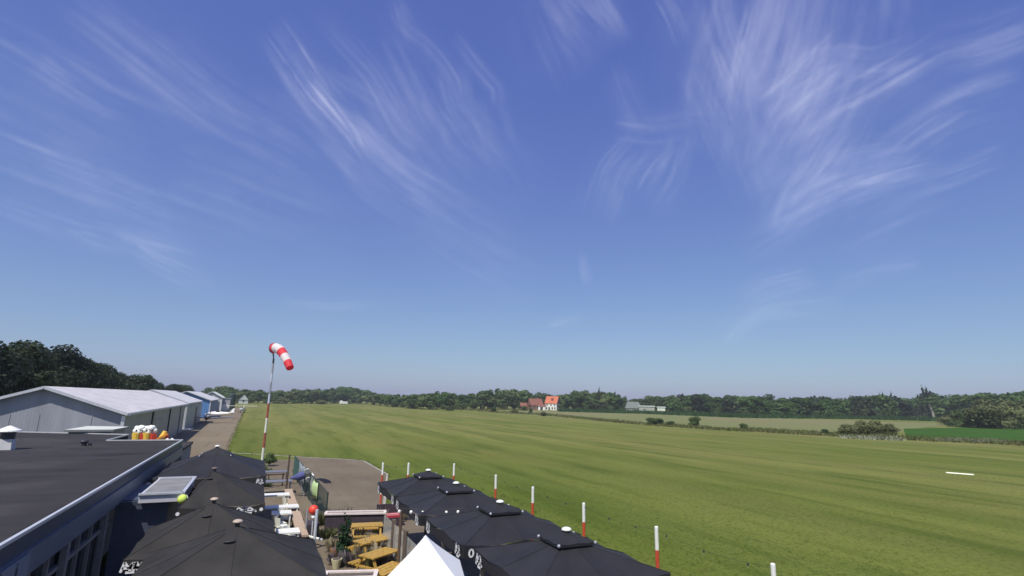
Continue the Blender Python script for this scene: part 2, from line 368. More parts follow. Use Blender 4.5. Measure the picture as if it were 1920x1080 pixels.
# row of tall trees behind the hangars
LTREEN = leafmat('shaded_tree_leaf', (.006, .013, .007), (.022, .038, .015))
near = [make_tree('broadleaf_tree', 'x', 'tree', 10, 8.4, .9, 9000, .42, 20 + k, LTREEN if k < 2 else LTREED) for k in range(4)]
def topz(y): return 0
ORD = ['first', 'second', 'third', 'fourth', 'fifth', 'sixth', 'seventh', 'eighth', 'ninth', 'tenth', 'eleventh', 'twelfth', 'thirteenth', 'fourteenth', 'fifteenth', 'sixteenth', 'seventeenth', 'eighteenth', 'nineteenth', 'twentieth']
rowpts = []
y = 70.
for px, top in [(-80, 640), (-30, 645), (15, 648), (55, 650), (100, 655), (128, 672), (165, 681), (195, 682), (222, 698), (250, 702), (272, 708), (292, 716), (318, 720), (345, 722), (362, 727)]:
    d = ray(px, 735); k = -27. / d.x * 1.0; yy = d.y * k; x = -27.
    dist = math.hypot(x, yy); hz = CAMH + dist * (ray(px, top).z / math.hypot(ray(px, top).x, ray(px, top).y))
    rowpts.append((x, yy, hz))
for i, (x, yy, hz) in enumerate(rowpts):
    near_part = i < 6
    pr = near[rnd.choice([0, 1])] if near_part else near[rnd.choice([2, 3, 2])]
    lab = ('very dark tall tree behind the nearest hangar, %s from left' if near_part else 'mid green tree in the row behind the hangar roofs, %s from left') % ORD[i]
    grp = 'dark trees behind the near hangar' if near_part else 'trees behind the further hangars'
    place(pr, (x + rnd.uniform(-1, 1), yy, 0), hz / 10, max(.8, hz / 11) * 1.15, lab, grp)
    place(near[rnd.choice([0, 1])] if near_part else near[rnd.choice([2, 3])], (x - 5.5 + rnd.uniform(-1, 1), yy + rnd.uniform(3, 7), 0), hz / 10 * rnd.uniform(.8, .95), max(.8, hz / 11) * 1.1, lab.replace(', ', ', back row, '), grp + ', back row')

# far treeline
farp = [make_tree('broadleaf_tree', 'x', 'tree', 10, 8.6, .6, 1300, .95, 40 + k, [LTREE, LTREE, LTREED, LTREEP, LTREE][k]) for k in range(5)]
bushp = [make_tree('shrub', 'x', 'shrub', 10, 13, .2, 900, 1.2, 60 + k, [LGREEN, LTREEP][k], lobes=8) for k in range(2)]
TL = [(380, 752, 728), (410, 753, 722), (440, 755, 727), (500, 757, 730), (560, 757, 730), (620, 757, 727), (660, 757, 726), (690, 758, 730), (720, 762, 738), (760, 765, 740), (790, 768, 737), (820, 768, 729), (850, 768, 739),
      (880, 768, 737), (920, 768, 727), (945, 768, 725), (975, 768, 731), (1000, 768, 733), (1040, 769, 741), (1060, 770, 736), (1100, 771, 733), (1130, 772, 730), (1150, 772, 735), (1165, 772, 745), (1205, 772, 747), (1225, 773, 738),
      (1250, 775, 741), (1275, 775, 741), (1310, 776, 737), (1340, 776, 742), (1400, 780, 741), (1430, 780, 739), (1465, 782, 746), (1500, 783, 743), (1540, 784, 744), (1580, 784, 746), (1620, 784, 740), (1650, 784, 741),
      (1690, 784, 740), (1712, 784, 747), (1730, 782, 737), (1780, 786, 737), (1830, 790, 738), (1880, 794, 736), (1960, 797, 732)]
def tl(px):
    for a, b in zip(TL[:-1], TL[1:]):
        if a[0] <= px <= b[0]:
            t = (px - a[0]) / (b[0] - a[0]); return a[1] + (b[1] - a[1]) * t, a[2] + (b[2] - a[2]) * t
GAPS = [(986, 1052), (1182, 1206), (1207, 1230), (1233, 1248)]
LAND = [(500, 'left of the windsock pole'), (590, 'right of the windsock pole'), (700, 'behind the tiny white trailer'), (820, 'above the low field edge bush'), (905, 'above the pale field edge bush'), (985, 'just left of the farmhouses'), (1052, 'behind the farmhouses'), (1120, 'just right of the white farmhouse'), (1182, 'left of the grey green house'), (1250, 'behind the pale sheds'), (1345, 'above the pointed ditch bush'), (1440, 'beyond the middle of the ripening field'), (1570, 'left above the long thicket'), (1640, 'straight above the long thicket'), (1730, 'below the three narrow spires'), (1800, 'around the pale bare trunk'), (1990, 'above the green crop field')]
CNT = {}
def seg(px, what):
    l = next(t for x, t in LAND if px < x); k = (l, what); CNT[k] = CNT.get(k, 0) + 1
    return '%s from left of the %s %s' % (ORD[CNT[k] - 1], what, l), what + ' of the far treeline'
def hz_of(px, py): d = ray(px, py); return d.z / math.hypot(d.x, d.y)
for row, (stp, back, k0, k1) in enumerate([(13, 8, .60, .97), (15, 30, .88, 1.04)]):
    px = 382 + row * 6
    while px < 1955:
        by, ty = tl(px)
        p = A(px, by, 0); dist = min(p.length, 560); hd = math.hypot(p.x, p.y); dist = min(hd, 560) + back + rnd.uniform(-4, 6)
        gap = any(a - 5 < px < b + 5 for a, b in GAPS)
        if gap: dist += 35
        if not (gap and row == 0):
            q = AD(px, by, dist); ht = (CAMH + dist * hz_of(px, ty)) * (rnd.uniform(k0, k1) + (.06 if rnd.random() < .2 else 0)); ht = max(ht, 5)
            lab, grp = seg(px, ['front trees', 'taller back trees'][row])
            i = rnd.choice([0, 1, 4, 2, 3] if px > 1250 else [0, 1, 3, 4, 3])
            place(farp[i], (q.x, q.y, -.2), ht / 10, ht / 10 * rnd.uniform(.85, 1.55) * (1.2 if ht < 11 else 1), lab, grp)
        px += stp * rnd.uniform(.75, 1.25)
# lower shrubs in front of the treeline
px = 470
while px < 1900:
    by, ty = tl(px)
    if not any(a - 12 < px < b + 4 for a, b in GAPS) and rnd.random() < .8:
        p = A(px, by, 0); hd = min(math.hypot(p.x, p.y), 545); q = AD(px, by, hd + 1)
        ht = rnd.uniform(2.5, 6.0); lab, grp = seg(px, 'low shrubs')
        place(bushp[rnd.choice([0, 0, 1])], (q.x, q.y, -.1), ht / 10, ht / 10 * rnd.uniform(.9, 1.3), lab, grp)
    px += rnd.uniform(14, 30)
# poplars and conifers that stand above the line
con = make_tree('conifer_tree', 'x', 'tree', 10, 2.6, .5, 700, .7, 90, LTREED, lobes=8, conif=1)
for px, ty, by, lab in [(1123, 727, 772, 'thin dark conifer poking out of the trees right of the white farmhouse'), (1153, 733, 772, 'bare thin spire shaped tree left of the grey green house'), (1652, 737, 784, 'narrow dark conifer, leftmost of three spires above the right treeline'), (1661, 735, 784, 'narrow dark conifer, middle of three spires above the right treeline'), (1676, 735, 784, 'narrow dark conifer, rightmost of three spires above the right treeline'), (1738, 724, 783, 'tall dark conifer, left one of the twin spires at far right'), (1744, 725, 783, 'tall dark conifer, right one of the twin spires at far right')]:
    p = A(px, by, 0); hd = min(math.hypot(p.x, p.y), 540) + 14; q = AD(px, by, hd); ht = CAMH + hd * hz_of(px, ty)
    place(con, (q.x, q.y, 0), ht / 10, ht / 12, lab, 'narrow spires above the treeline')
# pale bare trunk at right
p = A(1752, 786, 0); tb = thing('dead_tree', 'pale bare leaning trunk standing before the dark trees at far right', 'tree', p)
MB().tube([p, p + Vector((-1.5, 0, 5)), p + Vector((-2.6, .5, 10.5))], [.95, .75, .5], 8).build('trunk', mat('pale_bark', (.42, .40, .32), rough=.9, var=.2), tb)
mb, _ = crown_mb(15, 11, 9.5, 900, 1.0, 333); mb.build('crown', LTREE, tb)

# field bushes along the ditch
LOL = leafmat('olive_bush_leaf', (.05, .06, .025), (.16, .18, .07), .3)
fb = [make_tree('field_bush', 'x', 'bush', 10, 13, .1, 2600, .75, 70 + k, [LGREEN, LOL][k], lobes=9, tr=.012) for k in range(2)]
def bush(px, py, wpx, hpx, lab, grp='bushes along the ditch', k=0):
    p = A(px, py, 0); s = math.hypot(p.x, p.y) / F; place(fb[k], (p.x, p.y, -.13 * hpx * s), hpx * s * 1.13 / 10, wpx * s / 13, lab, grp)
bush(1223, 797, 24, 13, 'low round bush, left one of the pair on the ditch before the pale fields')
bush(1236, 797, 22, 12, 'low round bush, right one of the pair on the ditch before the pale fields')
bush(1258, 798, 20, 8, 'small flat bush on the ditch between the round pair and the tall bush')
bush(1303, 800, 22, 18, 'bush with a tall pointed shoot on the ditch edge')
bush(1394, 806, 16, 11, 'small upright bush on the ditch edge right of the pointed one')
bush(1548, 814, 14, 8, 'tiny bush on the verge left of the long thicket')
for i, (px, py, wp, hp) in enumerate([(1590, 817, 36, 18), (1617, 816, 40, 22), (1645, 816, 40, 22), (1670, 817, 30, 18)]):
    bush(px, py, wp, hp, ['leftmost clump of the long dark thicket beside the field corner', 'second clump from left of the long dark thicket beside the field corner', 'third clump from left of the long dark thicket beside the field corner', 'rightmost clump of the long dark thicket beside the field corner'][i], 'clumps of the long thicket', 1)
for i, (px, py, wp, hp) in enumerate([(1815, 801, 44, 26), (1850, 803, 60, 40), (1895, 803, 60, 38), (1940, 803, 60, 40), (1780, 797, 40, 14)]):
    bush(px, py, wp, hp, ['broad olive bush left of the tallest one above the green crop field', 'tall olive bush with a pointed top above the green crop field', 'wide olive bush right of the tallest one above the green crop field', 'olive bush cut by the right photo edge above the green crop field', 'low flat bush at the left end of the green crop field'][i], 'olive bushes at far right', 1 if i else 0)
for i, (px, py, wp, hp) in enumerate([(925, 773, 14, 9), (965, 775, 18, 8), (995, 776, 9, 12), (1018, 780, 16, 8), (845, 770, 22, 8), (600, 758, 24, 8), (770, 766, 20, 8), (525, 757, 30, 12)]):
    bush(px, py, wp, hp, ['small bush on the far ditch left of the farmhouse', 'low bush on the far ditch just left of the brick farmhouse', 'small upright bush in front of the brick farmhouse', 'low bush on the ditch in front of the white farmhouse', 'pale bush at the far field edge before the treeline', 'low bush at the far end of the airfield right of the windsock pole', 'low green bush at the far edge where the field curves', 'bush at the wood edge just right of the windsock pole'][i], 'bushes along the ditch', i % 2)

for px, w_, h_, l in [(1200, 18, 6, 'low shrub hiding the left end of the long pale shed'), (1216, 12, 5, 'low shrub hiding the middle of the long pale shed'), (1226, 10, 8, 'shrub between the long pale shed and the small white shed'), (1180, 14, 12, 'shrub hiding the left side of the grey green house'), (1192, 14, 7, 'low shrub before the middle of the grey green house'), (1052, 12, 12, 'tree like shrub at the right wall of the white farmhouse'), (983, 16, 9, 'shrub hiding the left wall of the low barn'), (449, 14, 8, 'shrub hiding the foot of the pale house behind the high wing aircraft')]: bush(px, 770 if px > 460 else 756.5, w_, h_, l, 'shrubs before the far buildings', 0)
# ditch verge, flowering verge, maize strip, rough grass by the posts
line = [(860, 769), (960, 776), (1030, 780), (1200, 797), (1390, 809), (1575, 819), (1700, 826), (1850, 832), (1990, 840)]
spots, fsp = [], []
for a, b in zip(line[:-1], line[1:]):
    n = int((b[0] - a[0]) * 1.7)
    for k in range(n):
        t = rnd.random(); px = a[0] + (b[0] - a[0]) * t; py = a[1] + (b[1] - a[1]) * t - rnd.uniform(0, 3.5 + 3 * (px > 1400))
        p = A(px, py, 0); spots.append((p.x, p.y, rnd.uniform(.7, 1.3) * min(1.6, max(1, p.length / 120))))
for k in range(420):
    px = rnd.uniform(1580, 1880); t = (px - 1580) / 300; py = 820 + 9 * t + rnd.uniform(-2, 3)
    p = A(px, py, 0)
    if math.sin(px * .05) + math.sin(px * .021) + rnd.uniform(-1, 1) > -.2: fsp.append((p.x, p.y, rnd.uniform(.7, 1.2)))
blades('ditch_grass', spots[::2], LTUFT, .15, .55, .35, 9, 1.2, .5)
blades('dry_ditch_grass', spots[1::2], LDRY, .15, .45, .35, 7, 1.3, .5)
blades('flowering_verge', fsp, LPALE, .3, .65, .35, 8, .8, .5)
msp = []
for a, b in zip([(1050, 772), (1200, 776), (1400, 784), (1600, 786)], [(1200, 776), (1400, 784), (1600, 786), (1790, 791)]):
    for k in range(520):
        t = rnd.random(); p = A(a[0] + (b[0] - a[0]) * t, a[1] + (b[1] - a[1]) * t - rnd.uniform(0, 4), 0); msp.append((p.x, p.y, rnd.uniform(.8, 1.2)))
blades('maize_strip', msp, leafmat('maize_leaf', (.02, .05, .015), (.05, .11, .03)), 1.4, 2.2, 1.1, 5, 2.2, .15)
LLAWN = leafmat('lawn_leaf', (.05, .085, .008), (.12, .15, .03), .35)
lw = []
for k in range(15000):
    y = rnd.uniform(3, 48); x = 10.4 + 34 * rnd.random() ** 1.5
    f = max(0, 1 - math.hypot(x, y) / 52)
    if x < y * 1.9 and rnd.random() < f * 1.6: lw.append((x, y, rnd.uniform(.4, 1.1) * (.4 + .6 * f)))
blades('lawn_blades', lw, LLAWN, .03, .09, .03, 4, .18, .9)
eg = []
for a, b in zip([(-2.3, 64), (-2.6, 75.6), (-3.9, 180), (-5.2, 300)], [(-2.6, 75.6), (-3.9, 180), (-5.2, 300), (-5.2, 301)]):
    for k in range(int((b[1] - a[1]) * 6)):
        t = rnd.random(); eg.append((a[0] + (b[0] - a[0]) * t + abs(rnd.gauss(0, .35)) - .25, a[1] + (b[1] - a[1]) * t, rnd.uniform(.6, 1.6)))
for a, b in zip([(-2.3, 66), (.8, 63.6), (4.1, 60.3), (8.95, 56.4), (9.9, 55.1), (10.05, 45.1)], [(.8, 63.6), (4.1, 60.3), (8.95, 56.4), (9.9, 55.1), (10.05, 45.1), (6.75, 30.6)]):
    for k in range(90):
        t = rnd.random(); eg.append((a[0] + (b[0] - a[0]) * t + rnd.uniform(0, .25), a[1] + (b[1] - a[1]) * t + rnd.uniform(0, .25), rnd.uniform(.5, 1.3)))
blades('edge_grass', eg[::2], LLAWN, .03, .09, .10, 4, .25, .8)
rg = []
for k in range(900):
    y = rnd.uniform(5, 36); x = 10.6 + abs(rnd.gauss(0, 1.6)); rg.append((x, y, rnd.uniform(.5, 1.3)))
blades('rough_grass', rg, LLAWN, .06, .22, .03, 9, .22, .6)

# ------------------------------------------------------------------ farm buildings far off
BRICK = mat('red_brick', (.20, .10, .07), rough=.85, var=.2, scale=1.5)
TILER = mat('brown_red_tiles', (.20, .075, .05), rough=.8, var=.25, scale=1)
TILEO = mat('orange_tiles', (.46, .12, .05), rough=.7, var=.18, scale=.8)
GREENISH = mat('grey_green_boards_and_gable_shade', (.16, .19, .16), rough=.8, var=.15)
def house(name, label, px, py, width, depth, hw, hr, wallm, roofm, rot=0, wins=(), dist=None, gablem=None, along=True, half_hip=0):
    p = A(px, py, 0) if dist is None else AD(px, py, dist); p.z = 0
    rz = -math.atan2(p.x, p.y) + rot
    t = thing(name, label, 'house' if 'house' in name else 'building', p, rz)
    X, Y = width / 2, depth / 2
    MB(True).box((0, 0, hw / 2), (width, depth, hw)).build('wall', wallm, t)
    rf = MB(True); e = .35
    if along:                              # ridge runs along x
        a, b, c, d_ = (-X - e, -Y - e, hw - .15), (X + e, -Y - e, hw - .15), (X + e, Y + e, hw - .15), (-X - e, Y + e, hw - .15); r1, r2 = (-X - e + half_hip, 0, hr), (X + e - half_hip, 0, hr)
        rf.quad(a, b, r2, r1); rf.quad(c, d_, r1, r2); rf.quad(a, d_, c, b)
        gb = MB(True)
        if half_hip: rf.quad(b, c, r2); rf.quad(d_, a, r1)
        else:
            gb.quad((-X, -Y, hw), (-X, 0, hr - .2), (-X, Y, hw)); gb.build('gable', gablem or wallm, t); gb = MB(True); gb.quad((X, -Y, hw), (X, Y, hw), (X, 0, hr - .2)); gb.build('gable', gablem or wallm, t)
    else:
        a, b, c, d_ = (-X - e, -Y - e, hw - .15), (X + e, -Y - e, hw - .15), (X + e, Y + e, hw - .15), (-X - e, Y + e, hw - .15); r1, r2 = (0, -Y - e, hr), (0, Y + e, hr)
        rf.quad(d_, a, r1, r2); rf.quad(b, c, r2, r1); rf.quad(a, d_, c, b)
        gb = MB(True); gb.quad((-X, -Y, hw), (X, -Y, hw), (0, -Y, hr - .2)); gb.build('gable', gablem or wallm, t); gb = MB(True); gb.quad((X, Y, hw), (-X, Y, hw), (0, Y, hr - .2)); gb.build('gable', gablem or wallm, t)
    ro = rf.build('roof', roofm, t)
    for (wx, wz, ww, wh) in wins:
        f = MB(True).box((wx, -Y - .03, wz), (ww + .2, .08, wh + .2)).build('window', WHITEP, t)
        MB(True).box((wx, -Y - .06, wz), (ww, .06, wh)).build('pane', GLASSD, f)
    return t, ro
t, ro = house('brick_farmhouse', 'brick farmhouse with a long brown red tiled roof at the far treeline', 1003, 768.5, 10, 8, 3.4, 8.2, BRICK, TILER, .45, [(-3.5, 1.7, 1.1, 1.4), (0, 1.7, 1.1, 1.4), (3.2, 1.7, 1.1, 1.4)])
MB(True).box((2.5, .5, 8.4), (.7, .7, 1.6)).build('chimney', BRICK, ro)
t, ro = house('white_farmhouse', 'white two storey farmhouse under a bright orange tiled roof', 1036, 769, 9, 9, 5.0, 10.2, WHITEP, TILEO, -.3, [(-3.0, 3.8, .8, 1.2), (.2, 3.8, .8, 1.2), (3.0, 3.8, .8, 1.2), (-3.2, 1.4, .9, 1.5), (1.2, 1.4, .9, 1.5), (3.2, 1.4, .9, 1.5)], gablem=GREENISH)  # white gable tinted grey green: its shade is put into the colour
MB(True).box((.6, -2.6, 8.2), (1.6, 1.4, 1.3)).build('dormer', TILER, ro)
MB(True).box((-1.2, -4.7, 1.05), (1.1, .1, 2.1)).build('door', DARKM, t)
t, ro = house('white_annex', 'small white annex with dark doorway between the brick and the white farmhouse', 1016, 769, 5, 5, 2.9, 3.9, WHITEP, TILER, -.1)
MB(True).box((0, -2.56, 1.1), (1.8, .1, 2.2)).build('door', DARKM, t)
house('low_barn', 'low dark red roofed barn left of the brick farmhouse', 985, 768, 8, 7, 2.4, 5, BRICK, TILER, .2)
house('garden_house', 'grey green gambrel shaped house half hidden in trees beside the pale sheds', 1187, 770, 11, 9, 3, 7.4, GREENISH, mat('grey_roof_tiles', (.12, .14, .125), var=.2), 0.1, [(-2, 1.6, 1, 1.2), (2, 1.6, 1, 1.2)], dist=400, half_hip=2)
PALES = mat('pale_green_white_sheet', (.38, .42, .35), rough=.6, var=.1)
t, ro = house('long_shed', 'long pale shed with a flat roof among trees at the field edge', 1213, 771, 10.5, 5, 4.4, 4.9, mat('dull_pale_sheet', (.34, .37, .30), rough=.7, var=.2), PALES, 0, dist=395)
MB(True).box((-1.5, -2.55, 1.5), (2.4, .1, 2.6)).build('door', GREENISH, t)
t, ro = house('small_white_shed', 'small bright whitish green shed, rightmost of the far sheds', 1240, 772, 5.2, 4, 4.0, 4.5, mat('bright_pale_sheet', (.62, .68, .55), rough=.6, var=.1), PALES, 0, dist=390)
MB(True).box((.6, -2.05, 1.3), (2.0, .1, 2.2)).build('door', WHITEP, t)
t, ro = house('hidden_white_house', 'pale house gable glimpsed through the trees behind the parked high wing aircraft', 456, 755, 6, 6, 3, 7, mat('pale_house_wall', (.45, .48, .46), var=.1), mat('pale_slate', (.35, .38, .40), var=.1), 0, [(0, 2, 1.2, 1.4)], dist=430, along=False)
p = A(644, 757, 0); p *= 500 / p.length; p.z = 0
tr_ = thing('white_trailer', 'tiny white trailer standing at the far end of the airfield', 'trailer', p)
MB().box((p.x, p.y, 1.5), (6.5, 2.2, 2.0)).build('body', WHITEP, tr_); MB().box((p.x - 2, p.y, 2.8), (2.2, 1.8, .8), taper=.8).build('roof_box', WHITEP, tr_)
for dx in (-1, 1.2): MB().tube([(p.x + dx, p.y - 1.2, .45), (p.x + dx, p.y + 1.2, .45)], .45, 12).build('wheel', DARKM, tr_)

# ------------------------------------------------------------------ hangars
def hangar(label, y0, y1, xr, xl, ze, zr, gable, side, roof, trim=SILVER, doors=(), drift=-.024, name='hangar', group='hangars along the apron'):
    t = thing(name, label, 'hangar', (xr, y0, 0), 0, group); xc = (xr + xl) / 2
    def sx(x, y): return x + drift * (y - y0)
    for yy, fl in ((y0, 0), (y1, 1)):
        q = [(sx(xl, yy), yy, 0), (sx(xr, yy), yy, 0), (sx(xr, yy), yy, ze), (sx(xc, yy), yy, zr), (sx(xl, yy), yy, ze)]
        wl = MB(); wl.quad(*(q[::-1] if fl else q)); wl.build('gable', gable, t)
    sd = MB(); sd.quad((sx(xr, y0), y0, 0), (sx(xr, y1), y1, 0), (sx(xr, y1), y1, ze), (sx(xr, y0), y0, ze)); sd.quad((sx(xl, y1), y1, 0), (sx(xl, y0), y0, 0), (sx(xl, y0), y0, ze), (sx(xl, y1), y1, ze)); sd.build('side_wall', side, t)
    rf = MB(); o, th = .35, .12; sl = (zr - ze) / (xr - xc)
    for s_, xe in ((1, xr + o), (-1, xl - o)):
        zE = ze - o * sl + .03
        pts = [(sx(xe, y0 - o), y0 - o, zE), (sx(xe, y1 + o), y1 + o, zE), (sx(xc, y1 + o), y1 + o, zr + .03), (sx(xc, y0 - o), y0 - o, zr + .03)]
        top = [(a, b, c + th) for a, b, c in pts]
        if s_ < 0: pts, top = pts[::-1], top[::-1]
        rf.quad(*top); rf.quad(*pts[::-1])
        for k in range(4): rf.quad(pts[k], pts[(k + 1) % 4], top[(k + 1) % 4], top[k])
    r_ = rf.build('roof', roof, t)
    rk = MB()
    for xe in (xr + o, xl - o):
        zE = ze - o * sl + .05; rk.bar((sx(xe, y0 - o) , y0 - o - .06, zE), (sx(xc, y0 - o), y0 - o - .06, zr + .05), .1, .2)
    rk.build('verge_trim', trim, r_)
    MB().bar((sx(xr + o + .07, y0 - o), y0 - o, ze - o * sl + .02), (sx(xr + o + .07, y1 + o), y1 + o, ze - o * sl + .02), .14, .16).build('gutter', GREYM, r_)
    MB().bar((sx(xr, y0) + .05, y0 - .05, 0), (sx(xr, y0) + .05, y0 - .05, ze - .2), .22).build('corner_post', SILVER, t)
    for (ya, yb, z1, m_, nm) in doors:
        MB().box(((sx(xr, ya) + sx(xr, yb)) / 2 + .06, (ya + yb) / 2, z1 / 2), (.14, yb - ya, z1), rz=-math.atan(drift) * -1).build(nm, m_, t)
    return t, sx
t, sx = hangar('long grey hangar with a wide pale roof, nearest to the clubhouse', 52, 104, -9.5, -19.8, 4.4, 6.2, HWALL, HSIDE, HROOF, doors=[(67.8, 68.2, 4.1, DARKM, 'downpipe'), (83, 83.3, 4.1, DARKM, 'downpipe'), (96.5, 96.8, 4.1, FRAMEG, 'downpipe'), (70, 75, 3.2, HSIDE, 'sliding_door')])
MB().bar((-13.0, 51.93, 0), (-13.0, 51.93, 2.6), .1).build('downpipe', FRAMEG, t)
for x in (-11.5, -14.7, -16.4, -18): MB().bar((x, 51.985, .05), (x, 51.985, 4.3), .05, .03).build('sheet_joint', GREYM, t)
t, sx = hangar('light grey second hangar with an open dark doorway in its side', 107, 142, -10.9, -21.5, 4.5, 6.45, HLIGHT, HGREEN, HROOFB, doors=[(110, 122, 3.9, HGREEN, 'sliding_door'), (123, 129, 3.5, DARKM, 'doorway'), (130, 141, 4.0, HWALL, 'sliding_door')])  # solid dark panel stands in for the shade inside the open doorway
MB().box((-10.4, 108.5, .12), (1.2, 5, .24)).build('plinth', mat('pale_concrete', (.5, .48, .45), var=.1), t)
t, sx = hangar('hangar with bright blue gable and dark blue doors', 162, 214, -11.3, -22.5, 4.5, 6.6, HBLUE, HBLUED, HROOFB, doors=[(166, 186, 3.7, HBLUED, 'sliding_door'), (188, 211, 3.7, HBLUED, 'sliding_door')])
t, sx = hangar('small far hangar whose whitish roof shows above the blue one', 222, 252, -11.9, -18.5, 5.0, 6.9, HLIGHT, HWALL, mat('white_roof_sheet', (.72, .74, .62), rough=.5, var=.06), name='far_hangar')
p0 = A(425, 767, 0); p0 *= 232 / p0.length
ts = thing('grey_shed', 'small grey shed with a round white end beside the far green tank', 'shed', (-10.6, 228, 0))
MB().box((-10.6, 229, 2.3), (2.4, 4, 4.6)).build('wall', HWALL, ts); MB().box((-10.6, 229, 4.7), (2.8, 4.4, .2)).build('roof', GREYM, ts)
MB().tube([(-10.9, 226.4, 1.4), (-10.9, 226.95, 1.4)], 1.3, 18).build('round_end', WHITEP, ts)
tk = thing('green_tank', 'tall dark green upright tank at the far end of the apron', 'tank', (-9.5, 242, 0))
DG = mat('dark_green_paint', (.022, .045, .038), rough=.55, var=.15)
MB().tube([(-9.5, 242, .3), (-9.5, 242, 6.2)], 1.35, 20).build('body', DG, tk); MB().ball((-9.5, 242, 6.2), 1.35, (1, 1, .35), 20, 8, 0).build('lid', DG, tk)
MB().box((-9.5, 242, .15), (3.4, 3.4, .3)).build('base', WALLG, tk)
for k in (2., 4.): MB().tube([(-9.5, 242, k), (-9.5, 242, k + .12)], 1.39, 20).build('hoop', DARKM, tk)

# aircraft
def airplane(label, loc, rz, high, body, wing):
    t = thing('small_aircraft', label, 'aircraft', loc, rz, 'light aircraft parked along the hangars')
    f = MB(True); n = 14
    secs = [(-3.9, .12, 1.45), (-2.5, .28, 1.3), (-1, .48, 1.2), (.3, .58, 1.2), (1.3, .52, 1.1), (2.2, .36, 1.05), (2.6, .16, 1.05)]
    for k, (x, r, z) in enumerate(secs):
        for j in range(n):
            a = 6.2832 * j / n; f.v.append((x, r * .92 * math.cos(a), z + r * 1.1 * math.sin(a)))
    for k in range(len(secs) - 1):
        for j in range(n): a, b = k * n + j, k * n + (j + 1) % n; f.f.append((a, b, b + n, a + n))
    f.f.append(tuple(reversed(range(n)))); f.f.append(tuple(len(f.v) - n + j for j in range(n)))
    fo = f.build('fuselage', body, t, True)
    MB(True).ball((.35 if high else -.1, 0, 1.62), .52, (1.35, .82, .75), 14, 8, -.2).build('canopy', GLASSD, fo, True)
    zw = 2.22 if high else .88; sp = 5.0
    wg = MB(True)
    for s in (-1, 1):
        for (ya, yb, ca, cb) in ((.2, sp, 1.5, 1.05),):
            dz = .12 * (0 if high else 2.2); a = [(.95, ya * s, zw), (.95 - ca, ya * s, zw), (.75 - cb, yb * s, zw + dz), (.75, yb * s, zw + dz)]
            tp = [(x, y_, z + .16) for x, y_, z in a]
            wg.quad(*tp); wg.quad(*a[::-1])
            for k in range(4): wg.quad(a[k], a[(k + 1) % 4], tp[(k + 1) % 4], tp[k])
    if high: wg.box((.2, 0, zw + .08), (1.5, .5, .16))
    wg.build('wing', wing, t)
    tl_ = MB(True); tl_.box((-3.7, 0, 1.55), (.8, 3.0, .07)); tl_.build('tailplane', wing, t)
    fi = MB(True); fi.v = [(-4.1, -.04, 1.4), (-3.0, -.04, 1.4), (-3.75, -.04, 2.6), (-4.2, -.04, 2.6), (-4.1, .04, 1.4), (-3.0, .04, 1.4), (-3.75, .04, 2.6), (-4.2, .04, 2.6)]; fi.f = [(0, 1, 2, 3), (7, 6, 5, 4), (0, 4, 5, 1), (1, 5, 6, 2), (2, 6, 7, 3), (3, 7, 4, 0)]; fi.build('fin', wing, t)
    MB(True).box((2.66, 0, 1.05), (.05, .12, 1.7)).build('propeller', DARKM, t); MB(True).ball((2.68, 0, 1.05), .16, (1.5, 1, 1), 10, 6).build('spinner', body, t)
    for x, y_ in ((1.8, 0), (-.2, .95), (-.2, -.95)):
        MB(True).bar((x, y_ * .4, .9), (x, y_, .3), .08).build('strut', GREYM, t); MB(True).tube([(x, y_ - .08, .2), (x, y_ + .08, .2)], .2, 12).build('wheel', DARKM, t)
    if high:
        for s in (-1, 1): MB(True).bar((.1, .5 * s, 1.0), (.2, 2.4 * s, 2.2), .07).build('wing_strut', body, t)
    return t
APW = mat('aircraft_white', (.74, .74, .72), rough=.3, var=.04)
APC = mat('aircraft_cream', (.62, .62, .50), rough=.35, var=.06)
APG = mat('aircraft_grey_cover', (.20, .22, .27), rough=.6, var=.12)
airplane('white high wing aircraft parked at the far end of the apron facing the terrace', (-4.9, 214, 0), R(-98), True, APW, APC)
airplane('white low wing aircraft parked in front of the blue hangar', (-9.2, 160, 0), R(160), False, APW, APW)
airplane('grey covered low wing aircraft parked at the second hangar doors', (-9.6, 136, 0), R(100), False, APG, APG)

# ------------------------------------------------------------------ clubhouse
club = thing('clubhouse', 'flat roofed clubhouse with dark felt roof and blue grey fascia beside the parasols', 'building', (-8, 20, 0))
EX = -3.85
ROOF = [(EX, -8), (EX, 38.3), (-7.6, 38.4), (-7.5, 43.6), (-15.5, 47.6), (-30, 53), (-30, -8)]
MB().prism([(x, y) for x, y in ROOF], 3.0, 3.28).build('roof', BITUMEN, club)
tr = MB()
def trim(a, b, z=3.30, w=.075, h=.07): tr.bar((a[0], a[1], z), (b[0], b[1], z), w, h)
for a, b in zip(ROOF[:5], ROOF[1:6]): trim(a, b)
tr.build('roof_trim', SILVER, club)
fa = MB(); fa.box((EX - .04, 15.1, 3.08), (.12, 46.3, .34)); fa.box((-5.73, 38.24, 3.08), (3.6, .12, .34)); fa.build('upper_fascia', NAVY, club)
fb_ = MB(); fb_.box((EX + .04, 15.05, 2.68), (.10, 46.4, .50)); fb_.box((-5.73, 38.2, 2.68), (3.7, .2, .50)); fb_.build('fascia', BLUEG, club)
MB().box((EX - 2.2, 15.1, 2.86), (4.2, 45.9, .2)).build('soffit', FRAMEG, club)
